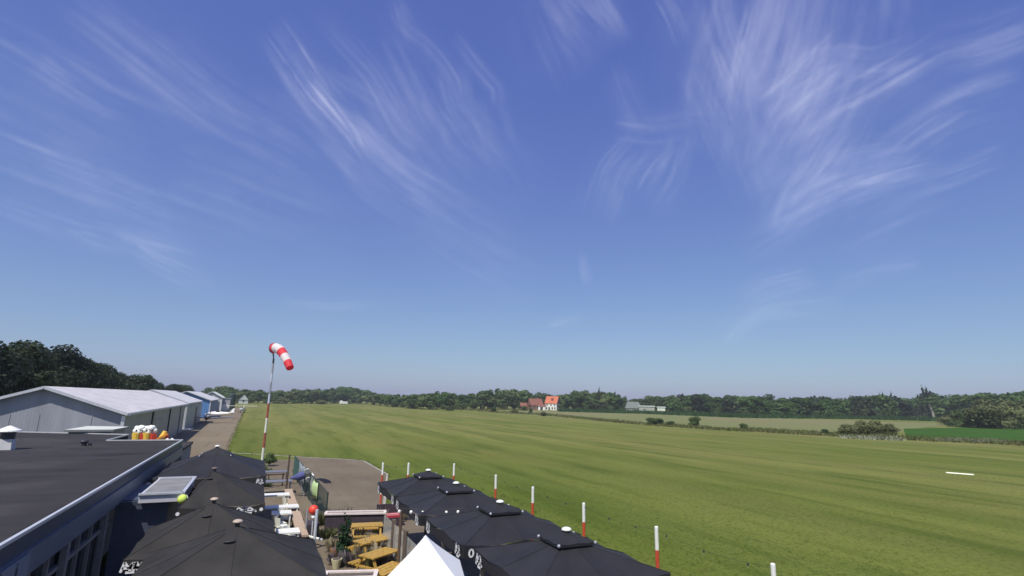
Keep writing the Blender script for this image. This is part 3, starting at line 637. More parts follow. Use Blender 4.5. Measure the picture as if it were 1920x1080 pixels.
# facade of tall windows under the fascia
wl = MB(); wl.box((-4.75, 15.1, 1.3), (.2, 46, 2.6)); wl.prism([(-7.6, 38.0), (-4.7, 38.0), (-4.7, -8), (-7.6, -8)], 0, .12); wl.build('wall', WALLG, club)
MB().prism([(-7.75, 37.9), (-7.55, 43.4), (-15.5, 47.3), (-29, 52.4), (-29, -7.5), (-7.8, -7.5)], 0, 2.98).build('rear_wall', WALLG, club)
y = 8.0
while y < 22:
    f = MB(); 
    f.bar((-3.98, y, 0), (-3.98, y, 2.42), .09, .1); f.bar((-3.98, y + .05, 1.85), (-3.98, y + 1.15, 1.85), .09, .1); f.bar((-3.98, y + .05, .1), (-3.98, y + 1.15, .1), .09, .1); f.bar((-3.98, y + .05, 2.38), (-3.98, y + 1.15, 2.38), .07, .08)
    fo = f.build('window', FRAMEG, club); MB().box((-4.03, y + .6, 1.25), (.03, 1.08, 2.3)).build('pane', GLASSD, fo)
    y += 1.2
for y in (6.0, 9.8, 13.6, 17.4, 21.2): MB().box((-3.90, y, 1.21), (.14, .22, 2.42)).build('column', FRAMEG, club)
# pale banner with dark figures on the fascia
sg = MB(); sg.box((EX + .12, 13.0, 2.68), (.03, 2.4, .44)); so_ = sg.build('sign_panel', mat('pale_blue_board', (.15, .185, .25), rough=.4, var=.1), club)
fg = MB(); q = EX + .142
def blot(y, z, w, h): fg.quad((q, y - w / 2, z - h / 2), (q, y + w / 2 * .8, z - h / 2 * .7), (q, y + w / 2, z + h / 2), (q, y - w / 2 * .5, z + h / 2 * .8))
for y, z, w_, h in [(12.2, 2.62, .10, .30), (12.15, 2.83, .08, .06), (12.55, 2.60, .26, .40), (12.5, 2.84, .10, .07), (12.85, 2.58, .12, .30), (12.8, 2.86, .09, .06), (13.55, 2.70, .10, .20), (13.55, 2.84, .06, .05), (12.65, 2.50, .5, .05)]: blot(y, z, w_, h)
fg.build('painted_figures', mat('dark_blue_ink', (.012, .016, .035), var=.1), so_)
# porch with grey canopy
MB().box((-3.15, 24.2, 1.25), (1.5, 3.4, 2.5)).build('porch_wall', mat('dark_blue_board', (.055, .07, .11), var=.15), club)
cn = MB(); cn.box((-2.62, 24.1, 2.56), (1.25, 3.9, .26)); co = cn.build('canopy', mat('pale_grey_fascia', (.50, .50, .54), rough=.5, var=.08), club)
MB().box((-2.62, 24.1, 2.70), (1.08, 3.7, .02)).build('canopy_top', mat('grey_bitumen_sheet', (.20, .20, .20), rough=.8, var=.25, scale=1.5), co)
ed = MB()
for a, b in (((-3.26, 22.14), (-1.98, 22.14)), ((-1.98, 22.1), (-1.98, 26.06)), ((-3.26, 26.06), (-1.98, 26.06))): ed.bar((*a, 2.71), (*b, 2.71), .1, .06)
ed.build('canopy_trim', SILVER, co)
MB().bar((-3.84, 22.3, 2.42), (-3.22, 22.3, 2.42), .14, .12).build('gutter', NAVY, club)
bl = A(342, 936, 2.5)
ball = thing('lime_ball', 'lime yellow ball fixed at the front corner of the grey porch canopy', 'ball', bl)
MB().ball(bl, .155, n=18, m=12).build('sphere', mat('lime_felt', (.55, .68, .12), rough=.9, var=.1), ball, True)
MB().tube([bl + Vector((math.cos(t) * .157, math.sin(t * 2) * .05, math.sin(t) * .157 if abs(math.cos(t)) < 2 else 0)) - Vector((0, .0, 0)) for t in [k * .314 for k in range(21)]], .012, 6).build('seam', WHITEP, ball)
MB().bar(bl + Vector((0, 0, -.15)), bl + Vector((.02, .12, -.12)), .04).build('bracket', DARKM, ball)
# rooftop things
v = A(10, 843, 3.28)
ch = thing('roof_vent', 'pale metal roof vent with a cone cap standing on the dark felt roof', 'vent', v)
MB().box((v.x, v.y, 3.28 + .24), (.55, .55, .48), taper=.85).build('base', mat('pale_vent', (.5, .5, .5), var=.1), ch)
MB().tube([(v.x, v.y, 3.76), (v.x, v.y, 4.1)], .27, 16).build('neck', DARKM, ch)
MB().tube([(v.x, v.y, 4.1), (v.x, v.y, 4.16), (v.x, v.y, 4.36)], [.47, .45, .05], 18).build('cap', WHITEP, ch)
v = A(157, 836, 3.28)
rp = thing('roof_pipe', 'small black pipe stub sticking out of the felt roof', 'vent', v)
MB().tube([(v.x, v.y, 3.27), (v.x, v.y, 3.5)], .12, 12).build('pipe', DARKM, rp); MB().ball((v.x, v.y, 3.5), .2, (1, 1, .5), 12, 6).build('cap', DARKM, rp); MB().tube([(v.x + .25, v.y, 3.27), (v.x + .25, v.y, 3.42)], .08, 10).build('side_pipe', DARKM, rp)
# lower annex behind the roof notch and its advertising tubs
an = thing('annex', 'low dark annex tucked in the roof notch of the clubhouse', 'building', (-5.6, 41, 0))
MB().box((-5.6, 41.0, 1.35), (3.6, 5.0, 2.7)).build('wall', WALLG, an); MB().box((-5.6, 41.0, 2.76), (3.75, 5.15, .12)).build('roof', BITUMEN, an)
TUBY = mat('tub_yellow', (.80, .52, .07), rough=.4, var=.12); TUBR = mat('tub_red', (.62, .06, .04), rough=.4, var=.15); TUBW = mat('tub_white', (.80, .80, .74), rough=.5, var=.05)
def tub(label, px, k):
    b = A(px, 829, 3.1); b = Vector((b.x, 39.4, 2.83)); dx = (A(px, 829, 3.3) - A(px, 829, 3.3)).x
    d = ray(px, 820); b.x = d.x / d.y * b.y
    t = thing('advertising_tub', label, 'tub', b, 0, 'advertising tubs on the annex roof')
    MB().tube([(b.x - .1, b.y, 2.83), (b.x - .12, b.y, 3.65)], [.19, .25], 12).build('yellow_half', TUBY, t); MB().tube([(b.x + .17, b.y + .02, 2.83), (b.x + .2, b.y + .02, 3.6)], [.16, .21], 12).build('red_half', TUBR, t)
    wt = MB()
    for (ox, oz, r_) in [(-.2, 3.8, .2), (.05, 3.98, .26), (.25, 3.82, .2), (-.05, 3.72, .2), (.15, 4.05, .17), (-.18, 4.02, .17)]: wt.ball((b.x + ox * .95, b.y + rnd.uniform(-.06, .06), 3.62 + (oz - 3.62) * .8), r_ * .8, n=10, m=7)
    wo = wt.build('white_topping', TUBW, t, True)
    MB().ball((b.x - .14, b.y - .19, 3.82), .045).build('dark_spot', DARKM, wo); MB().ball((b.x + .17, b.y - .19, 3.8), .045).build('dark_spot', DARKM, wo)
tub('yellow and red tub with lumpy white topping, left of the pair at the roof corner', 260, 0)
tub('yellow and red tub with lumpy white topping, right of the pair at the roof corner', 279, 1)
d = ray(304, 820); b = Vector((d.x / d.y * 39.3, 39.3, 2.83))
t = thing('tilted_bundle', 'tilted yellow and red bundle right of the tubs at the roof corner', 'bundle', b)
MB().tube([(b.x - .2, b.y, 2.83), (b.x + .12, b.y, 3.75)], [.24, .12], 10).build('yellow_piece', TUBY, t); MB().tube([(b.x + .1, b.y + .1, 2.83), (b.x + .25, b.y + .1, 3.55)], [.24, .08], 10).build('red_piece', TUBR, t); MB().bar((b.x - .25, b.y - .15, 3.3), (b.x + .3, b.y - .15, 3.6), .1).build('orange_strap', mat('orange_strap', (.7, .25, .04)), t)
for k, px in enumerate((314, 323)):
    d = ray(px, 822); b = Vector((d.x / d.y * 39.2, 39.2, 2.83)); m_ = MB(); m_.ball((b.x, b.y, 3.17), .17, (1.1, 1, .9)); m_.ball((b.x + .1, b.y, 3.02), .2, (1, 1, .95)); m_.ball((b.x, b.y, 3.30), .06)
    tag(m_.build('white_sack', TUBW, None, True), ['knotted white sack, left of the two at the roof corner', 'knotted white sack, right of the two at the roof corner'][k], 'sack', 'white sacks at the roof corner')
sh = thing('flat_roofed_shed', 'low shed with a pale flat roof between clubhouse and grey hangar', 'shed', (-9.8, 46, 0))
qd = [(-11.2, 44.6), (-8.6, 44.9), (-8.4, 48.6), (-11.1, 49.4)]
MB().prism([(-11.0, 44.8), (-8.8, 45.1), (-8.6, 48.4), (-10.9, 49.2)], 0, 3.42).build('wall', FRAMEG, sh); MB().prism(qd, 3.42, 3.54).build('roof', FRAMEG, sh)
MB().prism([(x * .985 - .14, y * .985 + .7) for x, y in qd], 3.545, 3.56).build('roof_sheet', mat('pale_roof_sheet', (.55, .57, .52), rough=.7, var=.1), sh)

# ------------------------------------------------------------------ parasols
LOGO = mat('white_print', (.80, .80, .82), rough=.6, var=.04)
def strokes(mb, o, u, v, w_, h, kind, seed):
    """an unreadable white print: bars and loops lying 4 mm in front of the cloth"""
    q = random.Random(seed); o, u, v = Vector(o), Vector(u), Vector(v); nrm = u.cross(v).normalized() * .006; o = o + nrm
    def st(a, b, wd):
        a, b = o + u * a[0] * w_ + v * a[1] * h, o + u * b[0] * w_ + v * b[1] * h; d = (b - a).normalized().cross(nrm.normalized()) * wd / 2; mb.quad(a - d, b - d, b + d, a + d)
    if kind == 'dot':
        for k in range(10): a0, a1 = k * .628, (k + 1) * .628; mb.quad(o, o + u * math.cos(a0) * w_ / 2 + v * math.sin(a0) * w_ / 2, o + u * math.cos(a1) * w_ / 2 + v * math.sin(a1) * w_ / 2)
    elif kind == 'badge':
        for (a, b) in [((-.45, -.4), (-.3, .45)), ((-.3, .45), (-.05, -.1)), ((-.05, -.1), (.15, .4)), ((.15, .4), (.42, -.35)), ((-.4, -.05), (.4, -.1)), ((-.2, -.45), (.25, -.45)), ((.0, -.4), (.05, .3))]: st(a, b, h * .22)
    else:
        for k in range(10): a0, a1 = k * .628, (k + 1) * .628; st((-.42 + .06 * math.cos(a0), .36 * math.sin(a0)), (-.42 + .06 * math.cos(a1), .36 * math.sin(a1)), h * .2)
        x = -.3
        for L in 'DIKKERY':
            g = {'D': [((0, -.4), (0, .4)), ((0, .4), (.07, 0)), ((.07, 0), (0, -.4))], 'I': [((0, -.4), (0, .4))], 'K': [((0, -.4), (0, .4)), ((0, 0), (.07, .4)), ((0, 0), (.07, -.4))], 'E': [((0, -.4), (0, .4)), ((0, .4), (.07, .4)), ((0, 0), (.06, 0)), ((0, -.4), (.07, -.4))], 'R': [((0, -.4), (0, .4)), ((0, .4), (.07, .2)), ((.07, .2), (0, 0)), ((0, 0), (.07, -.4))], 'Y': [((.035, -.4), (.035, 0)), ((.035, 0), (0, .4)), ((.035, 0), (.07, .4))]}[L]
            for a, b in g: st((x + a[0], a[1]), (x + b[0], b[1]), h * .16)
            x += .065 if L == 'I' else .105
SAGK = .7
def canopy_mb(cx, cy, hx, hy, zp, ze, r0=0.0, sag=.10, N=8, M=8, ap=(0, 0)):
    """square cloth roof between a small top (r0 fraction) and its edge, sagging between ribs"""
    mb = MB()
    ring = []
    per = 4 * N
    for k in range(per):
        s, t = divmod(k, N); t = t / N * 2 - 1
        x, y_ = [(t, -1), (1, t), (-t, 1), (-1, -t)][s]; ring.append((x, y_, abs(t)))
    for j in range(M + 1):
        f = r0 + (1 - r0) * j / M
        for x, y_, at in ring:
            rib = min(abs(at - 1), abs(at)) * 2; z = zp + (ze - zp) * (f ** .93) - sag * rib * f * (.4 + .6 * f) * SAGK
            mb.v.append((cx + ap[0] * (1 - f) + x * hx * f, cy + ap[1] * (1 - f) + y_ * hy * f, z))
    for j in range(M):
        for k in range(per): a, b = j * per + k, j * per + (k + 1) % per; mb.f.append((a, a + per, b + per, b))
    return mb, ring
def parasol(label, cx, cy, h, zp, ze, m, group, vent=True, logos=(), val=.24, finm=None, fr=.1, name='parasol', hy=None, ap=(0, 0), gap=.075):
    hy = hy or h; qx, qy = cx, cy
    t = thing(name, label, 'parasol', (cx, cy, 0), 0, group)
    cx, cy = qx + ap[0], qy + ap[1]
    MB().box((cx, cy, .06), (.9, .9, .12)).build('base', DARKM, t); MB().tube([(cx, cy, .1), (cx, cy, zp - .05)], .045, 10).build('pole', DARKM, t)
    fr_ = MB()
    for dx, dy in ((1, 1), (1, -1), (-1, 1), (-1, -1)): fr_.bar((cx, cy, zp - .2), (qx + dx * h * .94, qy + dy * hy * .94, ze - .08), .03); fr_.bar((cx, cy, ze - .5), (cx + dx * h * .5, cy + dy * h * .5, (zp + ze) / 2 - .16), .025)
    fr_.build('ribs', DARKM, t)
    mb, ring = canopy_mb(qx, qy, h, hy, zp - (.07 if vent else 0), ze, 0.0, ap=ap); cp = mb.build('canopy', m, t, False)
    va = MB(); n = len(ring)
    for k, (x, y_, at) in enumerate(ring):
        rib = min(abs(at - 1), abs(at)) * 2; z = ze - .1 * rib; va.v += [(qx + x * h, qy + y_ * hy, z), (qx + x * h * 1.008, qy + y_ * hy * 1.008, ze - val - (.03 if k % 2 else 0))]
    for k in range(n): a, b = 2 * k, 2 * ((k + 1) % n); va.f.append((a, a + 1, b + 1, b))
    vo = va.build('valance', m, t)
    sm = MB(); per = len(ring); rows = len(mb.v) // per
    for k in range(per):
        if min(abs(ring[k][2] - 1), abs(ring[k][2])) < 1e-6:
            sm.tube([(mb.v[j * per + k][0], mb.v[j * per + k][1], mb.v[j * per + k][2] + .006) for j in range(1, rows)], .007, 5)
    sm.build('seams', m, cp)
    if vent:
        hv = h * .29; zv = ze + (zp - ze) * (1 - .29) + gap
        mb2, r2 = canopy_mb(cx, cy, hv, hv, zp + .06, zv - .02, 0, .03, 4, 4); vc = mb2.build('vent_cap', m, t)
        sk = MB(); nn = len(r2)
        for x, y_, at in r2: sk.v += [(cx + x * hv, cy + y_ * hv, zv - .02 - .03 * min(abs(at - 1), abs(at)) * 2), (cx + x * hv, cy + y_ * hv, zv - .09)]
        for k in range(nn): a, b = 2 * k, 2 * ((k + 1) % nn); sk.f.append((a, a + 1, b + 1, b))
        sk.build('vent_skirt', m, vc)
        for dx, dy in ((1, 1), (1, -1), (-1, 1), (-1, -1)): MB().ball((cx + dx * hv * 1.01, cy + dy * hv * 1.01, zv - .04), .04, n=8, m=6).build('corner_knob', GREYM, vc)
    MB().tube([(cx, cy, zp), (cx, cy, zp + .10)], [fr * .6, fr * .6], 12).build('collar', DARKM, t)
    MB().ball((cx, cy, zp + .08), fr * 1.2, (1, 1, .48), 14, 8, -.3).build('finial', finm or WHITEP, t, True)
    for i, (sd, pos, w_, hh, kind) in enumerate(logos):
        lg = MB(); e = 1.014
        if sd == 'l': strokes(lg, (qx - h * e - .002, qy + pos * hy, ze - val * .55 - .02), (0, -1, 0), (0, 0, 1), w_, hh, kind, i)
        if sd == 'f': strokes(lg, (qx + pos * h, qy - hy * e - .002, ze - val * .55 - .02), (1, 0, 0), (0, 0, 1), w_, hh, kind, i)
        if sd == 'r': strokes(lg, (qx + h * e + .002, qy + pos * hy, ze - val * .55 - .02), (0, 1, 0), (0, 0, 1), w_, hh, kind, i)
        lg.build('logo', LOGO, vo)
    return t
BADGE = [('l', .78, .42, .30, 'badge'), ('l', -.78, .42, .30, 'badge')]
for i, (cx, cy) in enumerate([(6.8, 22.8), (6.75, 19.1), (6.8, 15.3), (6.88, 11.6)]):
    lab = ['black square parasol with a white finial, furthest of the four by the lawn', 'black square parasol with a white finial, second furthest of the four by the lawn', 'black parasol with white lettering on its front valance, second nearest by the lawn', 'black square parasol with a white finial, nearest of the four by the lawn'][i]
    lg = list(BADGE)
    if i == 2: lg.append(('f', -.66, .95, .24, 'word'))
    if i == 0: lg.append(('f', -.85, .3, .24, 'badge'))
    parasol(lab, cx, cy, 1.72 if i < 3 else 1.64, 3.0, 2.42, BLACKF, 'black parasols beside the lawn', logos=lg, val=.30)
FINB = mat('pale_brown_knob', (.42, .34, .27), rough=.6, var=.1)
for i, (cx, cy, h, zp, ze, fm) in enumerate([(-.13, 14.9, 1.98, 3.0, 2.08, FINB), (-.85, 18.6, 1.74, 2.93, 1.98, FINB), (-.7, 23.6, 1.3, 3.22, 2.32, mat('dark_knob', (.12, .09, .08), var=.1)), (-1.5, 29.3, 2.15, 3.56, 2.62, WHITEP)]):
    lab = ['large charcoal parasol with a brown knob, nearest one beside the clubhouse', 'charcoal parasol with a pale knob, second nearest beside the clubhouse', 'charcoal parasol just right of the porch canopy with small white dots on its valance', 'tall black parasol with a white knob, furthest one beside the clubhouse'][i]
    lg = [[('r', -.2, .5, .3, 'badge')], [('f', -.9, .42, .26, 'badge'), ('f', -.78, .3, .24, 'badge')], [('f', .55, .8, .20, 'badge')] + [('f', -1 + k * .48, .12, .12, 'dot') for k in (0, 1, 2, 4)], [('f', .9, .3, .25, 'badge'), ('f', -.9, .6, .28, 'badge')]][i]
    t = parasol(lab, cx, cy, h, zp, ze, CHARF if i < 3 else BLACKF, 'charcoal parasols beside the clubhouse', vent=(i == 3), logos=lg, val=.28 if i < 3 else .36, finm=fm, fr=.095, hy=[None, None, 2.1, 2.9][i], ap=(-.5, 0) if i == 2 else (0, 0), gap=.02)
    if i < 3:
        sl_ = (zp - ze) / h; vs = MB(); y_ = cy - .5; zz = zp - .5 * (sl_ if i < 2 else (zp - ze) / 2.1) * 1.02 + .02; cx = cx if i < 2 else cx - .5
        vs.ball((cx - .12, y_, zz - .015), .13, (1, .5, .14), 12, 6); vs.build('vent_shade', DARKM, t, True)  # flat dark lens stands in for the shade inside the vent opening
# white parasol by the yellow tables: corners found from two seen corners
P1, P2 = A(862, 1050, 2.3), A(708, 1098, 2.3); dd = ray(798, 1003); hd_ = math.hypot(dd.x, dd.y); best = None
for k in range(400):
    t_ = 9 + k * .01; c_ = Vector((dd.x / hd_ * t_, dd.y / hd_ * t_, 2.3)); e1, e2 = P1 - c_, P2 - c_
    q_ = abs(e1.normalized().dot(e2.normalized()))
    if best is None or q_ < best[0] - 1e-9: best = (q_, t_, c_)
tt, cc = best[1], best[2]; zpk = CAMH + dd.z / hd_ * tt; e1, e2 = P1 - cc, P2 - cc
wp = thing('white_parasol', 'bright white pointed canopy standing in front of the black parasols', 'parasol', (cc.x, cc.y, 0))
mb, ring = canopy_mb(0, 0, 1, 1, zpk, 2.3, 0, .004)
ux, uy = (e1 + e2) / 2, (e2 - e1) / 2
def sq(v): return (cc.x + v[0] * ux.x + v[1] * uy.x, cc.y + v[0] * ux.y + v[1] * uy.y, v[2])
mb.v = [sq(v) for v in mb.v]; mb.build('canopy', WHITEF, wp)
va = MB()
for k, (x, y_, at) in enumerate(ring): va.v += [sq((x, y_, 2.3 - .05 * min(abs(at - 1), abs(at)) * 2)), sq((x, y_, 2.08))]
for k in range(len(ring)): a, b = 2 * k, 2 * ((k + 1) % len(ring)); va.f.append((a, a + 1, b + 1, b))
va.build('valance', WHITEF, wp); MB().tube([(cc.x, cc.y, 0), (cc.x, cc.y, zpk - .03)], .035, 10).build('pole', WHITEP, wp); MB().box((cc.x, cc.y, .05), (.6, .6, .1)).build('base', DARKM, wp)

# ------------------------------------------------------------------ red and white posts with light string
def post(label, x, y, h=2.5, seq=None):
    t = thing('striped_post', label, 'post', (x, y, 0), 0, 'red and white posts around the terrace')
    z = h; r = .055
    for i, (L_, k) in enumerate(seq or [(.62, 'w'), (.5, 'r'), (.5, 'w'), (.5, 'r'), (.38, 'w')]):
        MB().tube([(x, y, z - L_), (x, y, z)], r, 12).build('white_band' if k == 'w' else 'red_band', WHITEP if k == 'w' else REDP, t); z -= L_
    MB().ball((x, y, h), r, (1, 1, .5), 12, 6, 0).build('cap', WHITEP, t)
PP = [(6.62, 30.9), (7.95, 30.5), (10.3, 29.6), (10.75, 24.75), (10.8, 20.95), (10.88, 17.15), (10.92, 13.3), (11.0, 9.4)]
PL = ['striped post at the corner of the white planter, leftmost of its row', 'striped post, second from left, behind the furthest black parasol', 'striped post right behind the finial of the second black parasol', 'striped post on the lawn side of the third black parasol', 'striped post standing between third and nearest black parasol', 'striped post behind the nearest black parasol on the lawn edge', 'striped post standing clear on the lawn right of the black parasols', 'striped post whose white tip just shows at the bottom photo edge']
for (x, y), l in zip(PP, PL): post(l, x, y)
BULB = mat('frosted_bulb', (.75, .75, .70), rough=.25, var=.03)
def light_string(label, pts, nb, sag=.18, br=.05, bm=None):
    c = Vector(pts[0]); t = thing('light_string', label, 'string lights', c, 0, 'strings of bulbs over the terrace')
    cb = MB(); path = []
    for a, b in zip(pts[:-1], pts[1:]):
        a, b = Vector(a), Vector(b); path += [a.lerp(b, k / 10) - Vector((0, 0, sag * 4 * (k / 10) * (1 - k / 10))) for k in range(10)]
    path.append(Vector(pts[-1])); cb.tube(path, .0035, 4).build('cable', DARKM, t)
    for k in range(nb):
        f = (k + .5) / nb * (len(path) - 1); i = int(f); p = path[i].lerp(path[min(i + 1, len(path) - 1)], f - i)
        MB().tube([p, p - Vector((0, 0, .06))], .022, 6).build('socket', DARKM, t); MB().ball(p - Vector((0, 0, .1)), br, (1, 1, 1.2), 8, 6).build('bulb', bm or BULB, t)
light_string('string of bulbs hung from post to post along the lawn edge', [(x, y, 2.42) for x, y in PP[2:]], 14, .12, .015, mat('smoked_bulb', (.22, .21, .18), rough=.3))
light_string('string of bulbs crossing in front of the two far black parasols', [A(738, 952, 2.55), A(870, 953, 2.55)], 6, .04)
light_string('string of bulbs between the three posts behind the far black parasol', [(x, y, 2.42) for x, y in PP[:3]], 6, .12, .016, mat('smoked_bulb', (.22, .21, .18), rough=.3))

# ------------------------------------------------------------------ windsock
wb = A(493, 850, 0); wx, wy = wb.x / wb.y * 40.0, 40.0
ws = thing('windsock', 'red and white windsock drooping from a tall striped pole beside the apron', 'windsock', (wx, wy, 0))
dist = math.hypot(wx, wy); top = AD(512, 672, dist); H_ = top.z
seq = [(.0, 'w'), (.9, 'r'), (1.8, 'w'), (2.65, 'r'), (3.6, 'w'), (4.55, 'r'), (5.5, 'w'), (6.1, 'g'), (6.9, 'w'), (7.5, 'g'), (8.1, 'w'), (H_ - .35, 'd'), (H_, None)]
CREAM = mat('aged_white_paint', (.66, .66, .54), rough=.6, var=.15); RUST = mat('faded_red_brown', (.30, .075, .05), rough=.7, var=.25); PG = mat('pale_blue_grey_paint', (.50, .55, .66), rough=.5, var=.1)
lean = Vector((0.006, 0, 0))
for (za, k), (zb, _) in zip(seq[:-1], seq[1:]):
    MB().tube([(wx, wy, za), (wx, wy, zb)], [.085 - .003 * za, .085 - .003 * zb], 12).build({'w': 'white_band', 'r': 'red_band', 'g': 'grey_band', 'd': 'tip'}[k], {'w': CREAM if za < 5 else PG, 'r': RUST, 'g': GREYM, 'd': DARKM}[k], ws)
path = [(512.5, 653), (518, 652.5), (524, 655), (529, 660.5), (533, 667), (537, 674), (540.5, 681.5), (544, 690)]
wid = [9.6, 9.4, 9.0, 8.6, 8.2, 7.8, 7.4, 7.0]
pts = [AD(px, py, dist - .24 * k) for k, (px, py) in enumerate(path)]; rad = [w_ * dist / F * .86 for w_ in wid]
def lerp_path(f):
    i = min(int(f), len(pts) - 2); return pts[i].lerp(pts[i + 1], f - i), rad[i] + (rad[i + 1] - rad[i]) * (f - i)
SRED = mat('windsock_red', (.85, .065, .09), rough=.7, var=.08, scale=3); SWHITE = mat('windsock_white', (.88, .85, .83), rough=.7, var=.03, scale=3)
for m_ in (SRED, SWHITE):
    N = m_.node_tree.nodes; L = m_.node_tree.links; b_ = N['Principled BSDF']; tr_n = N.new('ShaderNodeBsdfTranslucent'); L.new(b_.inputs['Base Color'].links[0].from_socket, tr_n.inputs[0]); mx_n = N.new('ShaderNodeMixShader'); mx_n.inputs[0].default_value = .4
    L.new(b_.outputs[0], mx_n.inputs[1]); L.new(tr_n.outputs[0], mx_n.inputs[2]); L.new(mx_n.outputs[0], N['Material Output'].inputs[0])
sock = thing; so2 = None
bands = [(0, .8, SRED, 'red_stripe'), (.8, 2.6, SWHITE, 'white_stripe'), (2.6, 4.0, SRED, 'red_stripe'), (4.0, 5.6, SWHITE, 'white_stripe'), (5.6, 7, SRED, 'red_stripe')]
mouth, mr_ = lerp_path(0)
ringm = MB(); dirm = (pts[1] - pts[0]).normalized(); a_ = dirm.orthogonal().normalized(); b_ = dirm.cross(a_)
ringm.tube([mouth + (a_ * math.cos(k * .349) + b_ * math.sin(k * .349)) * mr_ for k in range(19)], .025, 6)
ringm.bar((wx, wy, H_ - .1), mouth - Vector((0, 0, mr_)), .05); ringm.bar((wx, wy, H_), mouth + Vector((0, 0, mr_)), .04)
ringm.build('swivel_frame', DARKM, ws)
slv = MB(); ps, rs = zip(*[lerp_path(7 * k / 28) for k in range(29)])
for (f0, f1, m_, nm) in bands:
    mbk = MB(); n_ = max(4, int((f1 - f0) * 4)); pr_ = [lerp_path(f0 + (f1 - f0) * k / n_) for k in range(n_ + 1)]
    mbk.tube([p for p, r in pr_], [r * (1 + .03 * math.sin(k * 2.1 + f0)) for k, (p, r) in enumerate(pr_)], 18, cap=False); mbk.build(nm, m_, ws, True)

# white runway edge marker
a, b = A(1774, 886.5, 0), A(1826, 890.5, 0); d = (b - a).normalized(); n_ = Vector((-d.y, d.x, 0)); mk = MB()
mk.v = [tuple(v) for v in (a - n_ * .16, b - n_ * .16, b + n_ * .16, a + n_ * .16, a + Vector((0, 0, .08)), b + Vector((0, 0, .08)))]; mk.f = [(0, 1, 5, 4), (2, 3, 4, 5), (0, 4, 3), (1, 2, 5), (3, 2, 1, 0)]
tag(mk.build('edge_marker', mat('marker_white', (.75, .77, .62), var=.06)), 'white roof shaped marker lying alone on the mown airfield at right', 'runway marker')

# ------------------------------------------------------------------ terrace furniture
WPL = mat('white_plastic', (.78, .78, .68), rough=.45, var=.05)
def white_chair(label, x, y, rz):
    t = thing('white_chair', label, 'chair', (x, y, 0), rz, 'white chairs along the timber wall')
    MB(True).box((0, 0, .44), (.52, .5, .05)).build('seat', WPL, t)
    b = MB(True)
    for k in range(8):
        a0, a1 = R(30 + k * 15), R(30 + (k + 1) * 15); r_ = .30
        b.quad((r_ * math.cos(a0), r_ * math.sin(a0) - .02, .46), (r_ * math.cos(a1), r_ * math.sin(a1) - .02, .46), (r_ * 1.15 * math.cos(a1), r_ * 1.15 * math.sin(a1), .84), (r_ * 1.15 * math.cos(a0), r_ * 1.15 * math.sin(a0), .84))
    b.build('backrest', WPL, t)
    for dx, dy in ((-.2, -.2), (.2, -.2), (-.2, .2), (.2, .2)): MB(True).bar((dx * .9, dy * .9, .42), (dx * 1.15, dy * 1.15, 0), .04).build('leg', WPL, t)
def table(label, x, y, lx, ly, m, name='table', h=.74, group=None):
    t = thing(name, label, 'table', (x, y, 0), 0, group); MB(True).box((0, 0, h), (lx, ly, .06)).build('tabletop', m, t)
    for dx in (-1, 1):
        for dy in (-1, 1): MB(True).bar((dx * (lx / 2 - .07), dy * (ly / 2 - .07), h - .03), (dx * (lx / 2 - .07), dy * (ly / 2 - .07), 0), .06).build('leg', m, t)
for i, (px, py, l) in enumerate([(534, 969, 'white chair with rounded back beside the middle white table'), (529, 984, 'white chair between the middle and the nearest white table'), (541, 944, 'small white chair at the end of the long white table'), (523, 978, 'white chair beside the second nearest charcoal parasol'), (546, 1004, 'white chair nearest to the end of the timber wall')]):
    p = A(px, py, .5); white_chair(l, p.x, p.y, R([80, 100, 95, 110, 70][i]))
for px, py, l in [(528, 961, 'square white table just this side of the long white table'), (540, 996, 'square white table nearest to the large charcoal parasol')]:
    p = A(px, py, .74); table(l, p.x, p.y, .85, .8, WHITEP, 'square_table', group='white square tables along the timber wall')
p = A(512, 951, .74); table('long white table reaching from under the parasol to the timber wall', p.x - .1, p.y, 2.5, .7, WHITEP, 'long_table')
p = A(519, 931, .74); table('white table at the far end of the timber wall, half in shade', p.x - .1, p.y + .6, 1.5, .8, WHITEP, 'white_table')
tw = thing('timber_wall', 'low tan timber wall with a broad cap along the white chairs', 'wall', (2.2, 30, 0))
MB().box((2.2, 30.3, .24), (.22, 11.6, .48)).build('boards', BROWNW, tw); MB().box((2.2, 30.3, .52), (.42, 11.9, .08)).build('cap', TIMBER, tw)
def plain_pole(label, x, y, h, r, m):
    t = thing('wooden_pole', label, 'pole', (x, y, 0), 0, 'plain poles on the terrace'); MB().tube([(x, y, 0), (x, y, h)], [r, r * .85], 10).build('shaft', m, t); MB().ball((x, y, h), r * .9, (1, 1, .5), 10, 6).build('cap', m, t); MB().tube([(x, y, 0.01), (x, y, .1)], r * 1.5, 10).build('foot', DARKM, t)
p = A(536, 928, .0); plain_pole('dark brown pole at the far end of the timber wall', 2.12, 36.9, 2.45, .06, BROWNW)
plain_pole('brown pole standing beside the yellow tables left of the white canopy', 4.72, 18.7, 2.35, .055, BROWNW)
GP = mat('weathered_grey_post', (.22, .20, .18), rough=.8, var=.2, scale=4)
for l, px, py, zt in [('grey post at the left edge of the second nearest black parasol', 832, 998, 2.2), ('grey post at the left edge of the nearest black parasol', 905, 1052, 2.2)]:
    p = A(px, py, zt); plain_pole(l, p.x, p.y, zt, .075, GP)
